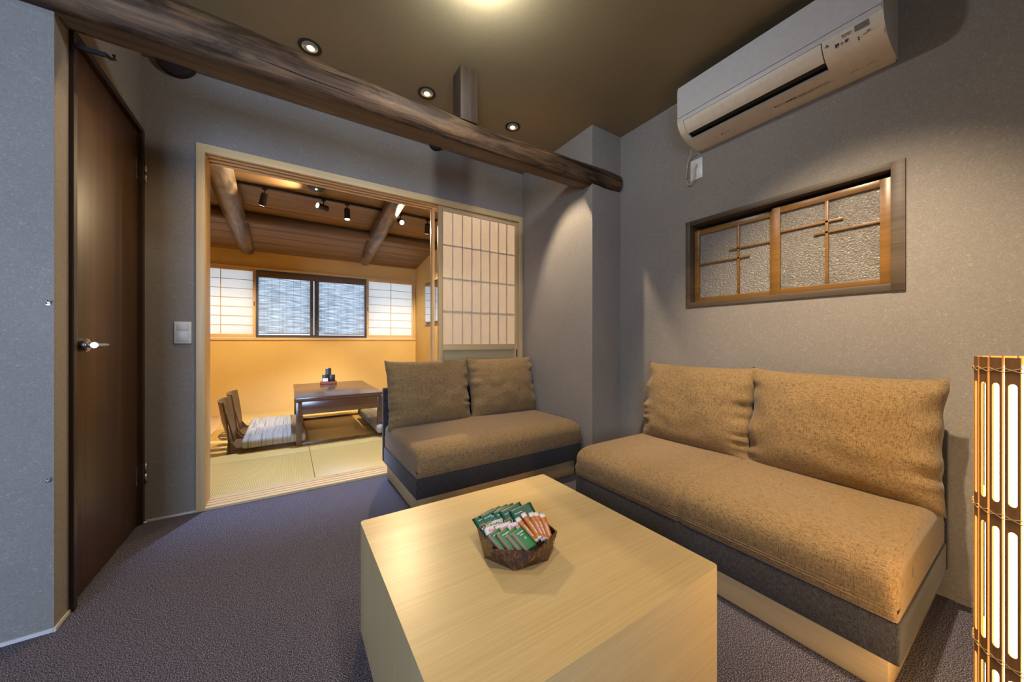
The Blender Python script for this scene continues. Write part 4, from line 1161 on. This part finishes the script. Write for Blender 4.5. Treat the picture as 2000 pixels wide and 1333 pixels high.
def cush_fn(p):
    q = p.copy(); u = p.x/0.235; v_ = p.y/0.245
    q.z += 0.016*(1-min(1, abs(u))**2)*(1-min(1, abs(v_))**2)*(1 if p.z > 0.05 else 0)
    return q
c0 = mesh('floor_cushion', rounded_slab(-0.235, 0.235, -0.245, 0.245, 0.0, 0.078, 0.030, 30, 30, 8, cush_fn), 'stripe_cloth')
tag(c0, '', 'cushion', 'striped floor cushions')
cs = [((-0.097, 3.885, 0.048), 'striped grey beige floor cushion left of the table, nearer the threshold'),
      ((-0.097, 4.390, 0.048), 'striped grey beige floor cushion left of the table, nearer the window'),
      ((0.960, 3.80, 0.048), 'striped floor cushion right of the table, nearer the threshold'),
      ((0.960, 4.31, 0.048), 'striped floor cushion right of the table, nearer the window')]
for i, (l, lab) in enumerate(cs):
    o = c0 if i == 0 else c0.copy()
    if i: COL.objects.link(o)
    o.location = l; o['label'] = lab

# ---- condiments on the low table
cz = 0.443
t = empty('condiment_tray', (0.40, 4.64, cz), -YAW*0.15, 'reddish wooden tray of condiments on the far end of the low table', 'tray')
boxo('tray', t, 'tray_wood', -0.088, 0.088, -0.045, 0.045, 0.0, 0.030, bev=0.003)
boxo('inlay', t, 'black_label', -0.080, 0.080, -0.038, 0.038, 0.0295, 0.0305)
def caddy_item(name, lab, dx, dy, w_, d_, h_, lid, label_h):
    o = empty(name, (0.40+dx, 4.64+dy, cz+0.0306), -YAW*0.15, lab, 'container')
    boxo('body', o, 'black_label', -w_/2, w_/2, -d_/2, d_/2, 0, h_, bev=0.003)
    if lid: boxo('lid', o, 'steel', -w_/2, w_/2, -d_/2, d_/2, h_, h_+0.006, bev=0.001)
    if label_h: boxo('paper_label', o, 'white_label', -w_/2+0.004, w_/2-0.004, -d_/2-0.0008, -d_/2+0.0002, 0.004, label_h)
caddy_item('seasoning_tin', 'tall black seasoning tin at the back of the wooden tray', 0.0, 0.022, 0.060, 0.034, 0.150, True, 0)
caddy_item('spice_box', 'small dark box with white label, left front on the wooden tray', -0.035, -0.018, 0.064, 0.030, 0.082, True, 0.042)
caddy_item('napkin_box', 'dark square box, right front on the wooden tray', 0.038, -0.018, 0.060, 0.030, 0.080, False, 0)

# outside: pale neighbouring wall seen as brightness variation through blinds is left to the sky
for o in list(D.objects):
    if o.type == 'EMPTY' and not o.get('label') and not o.get('kind') and o.parent is None:
        o['label'] = o.name.replace('_', ' ')
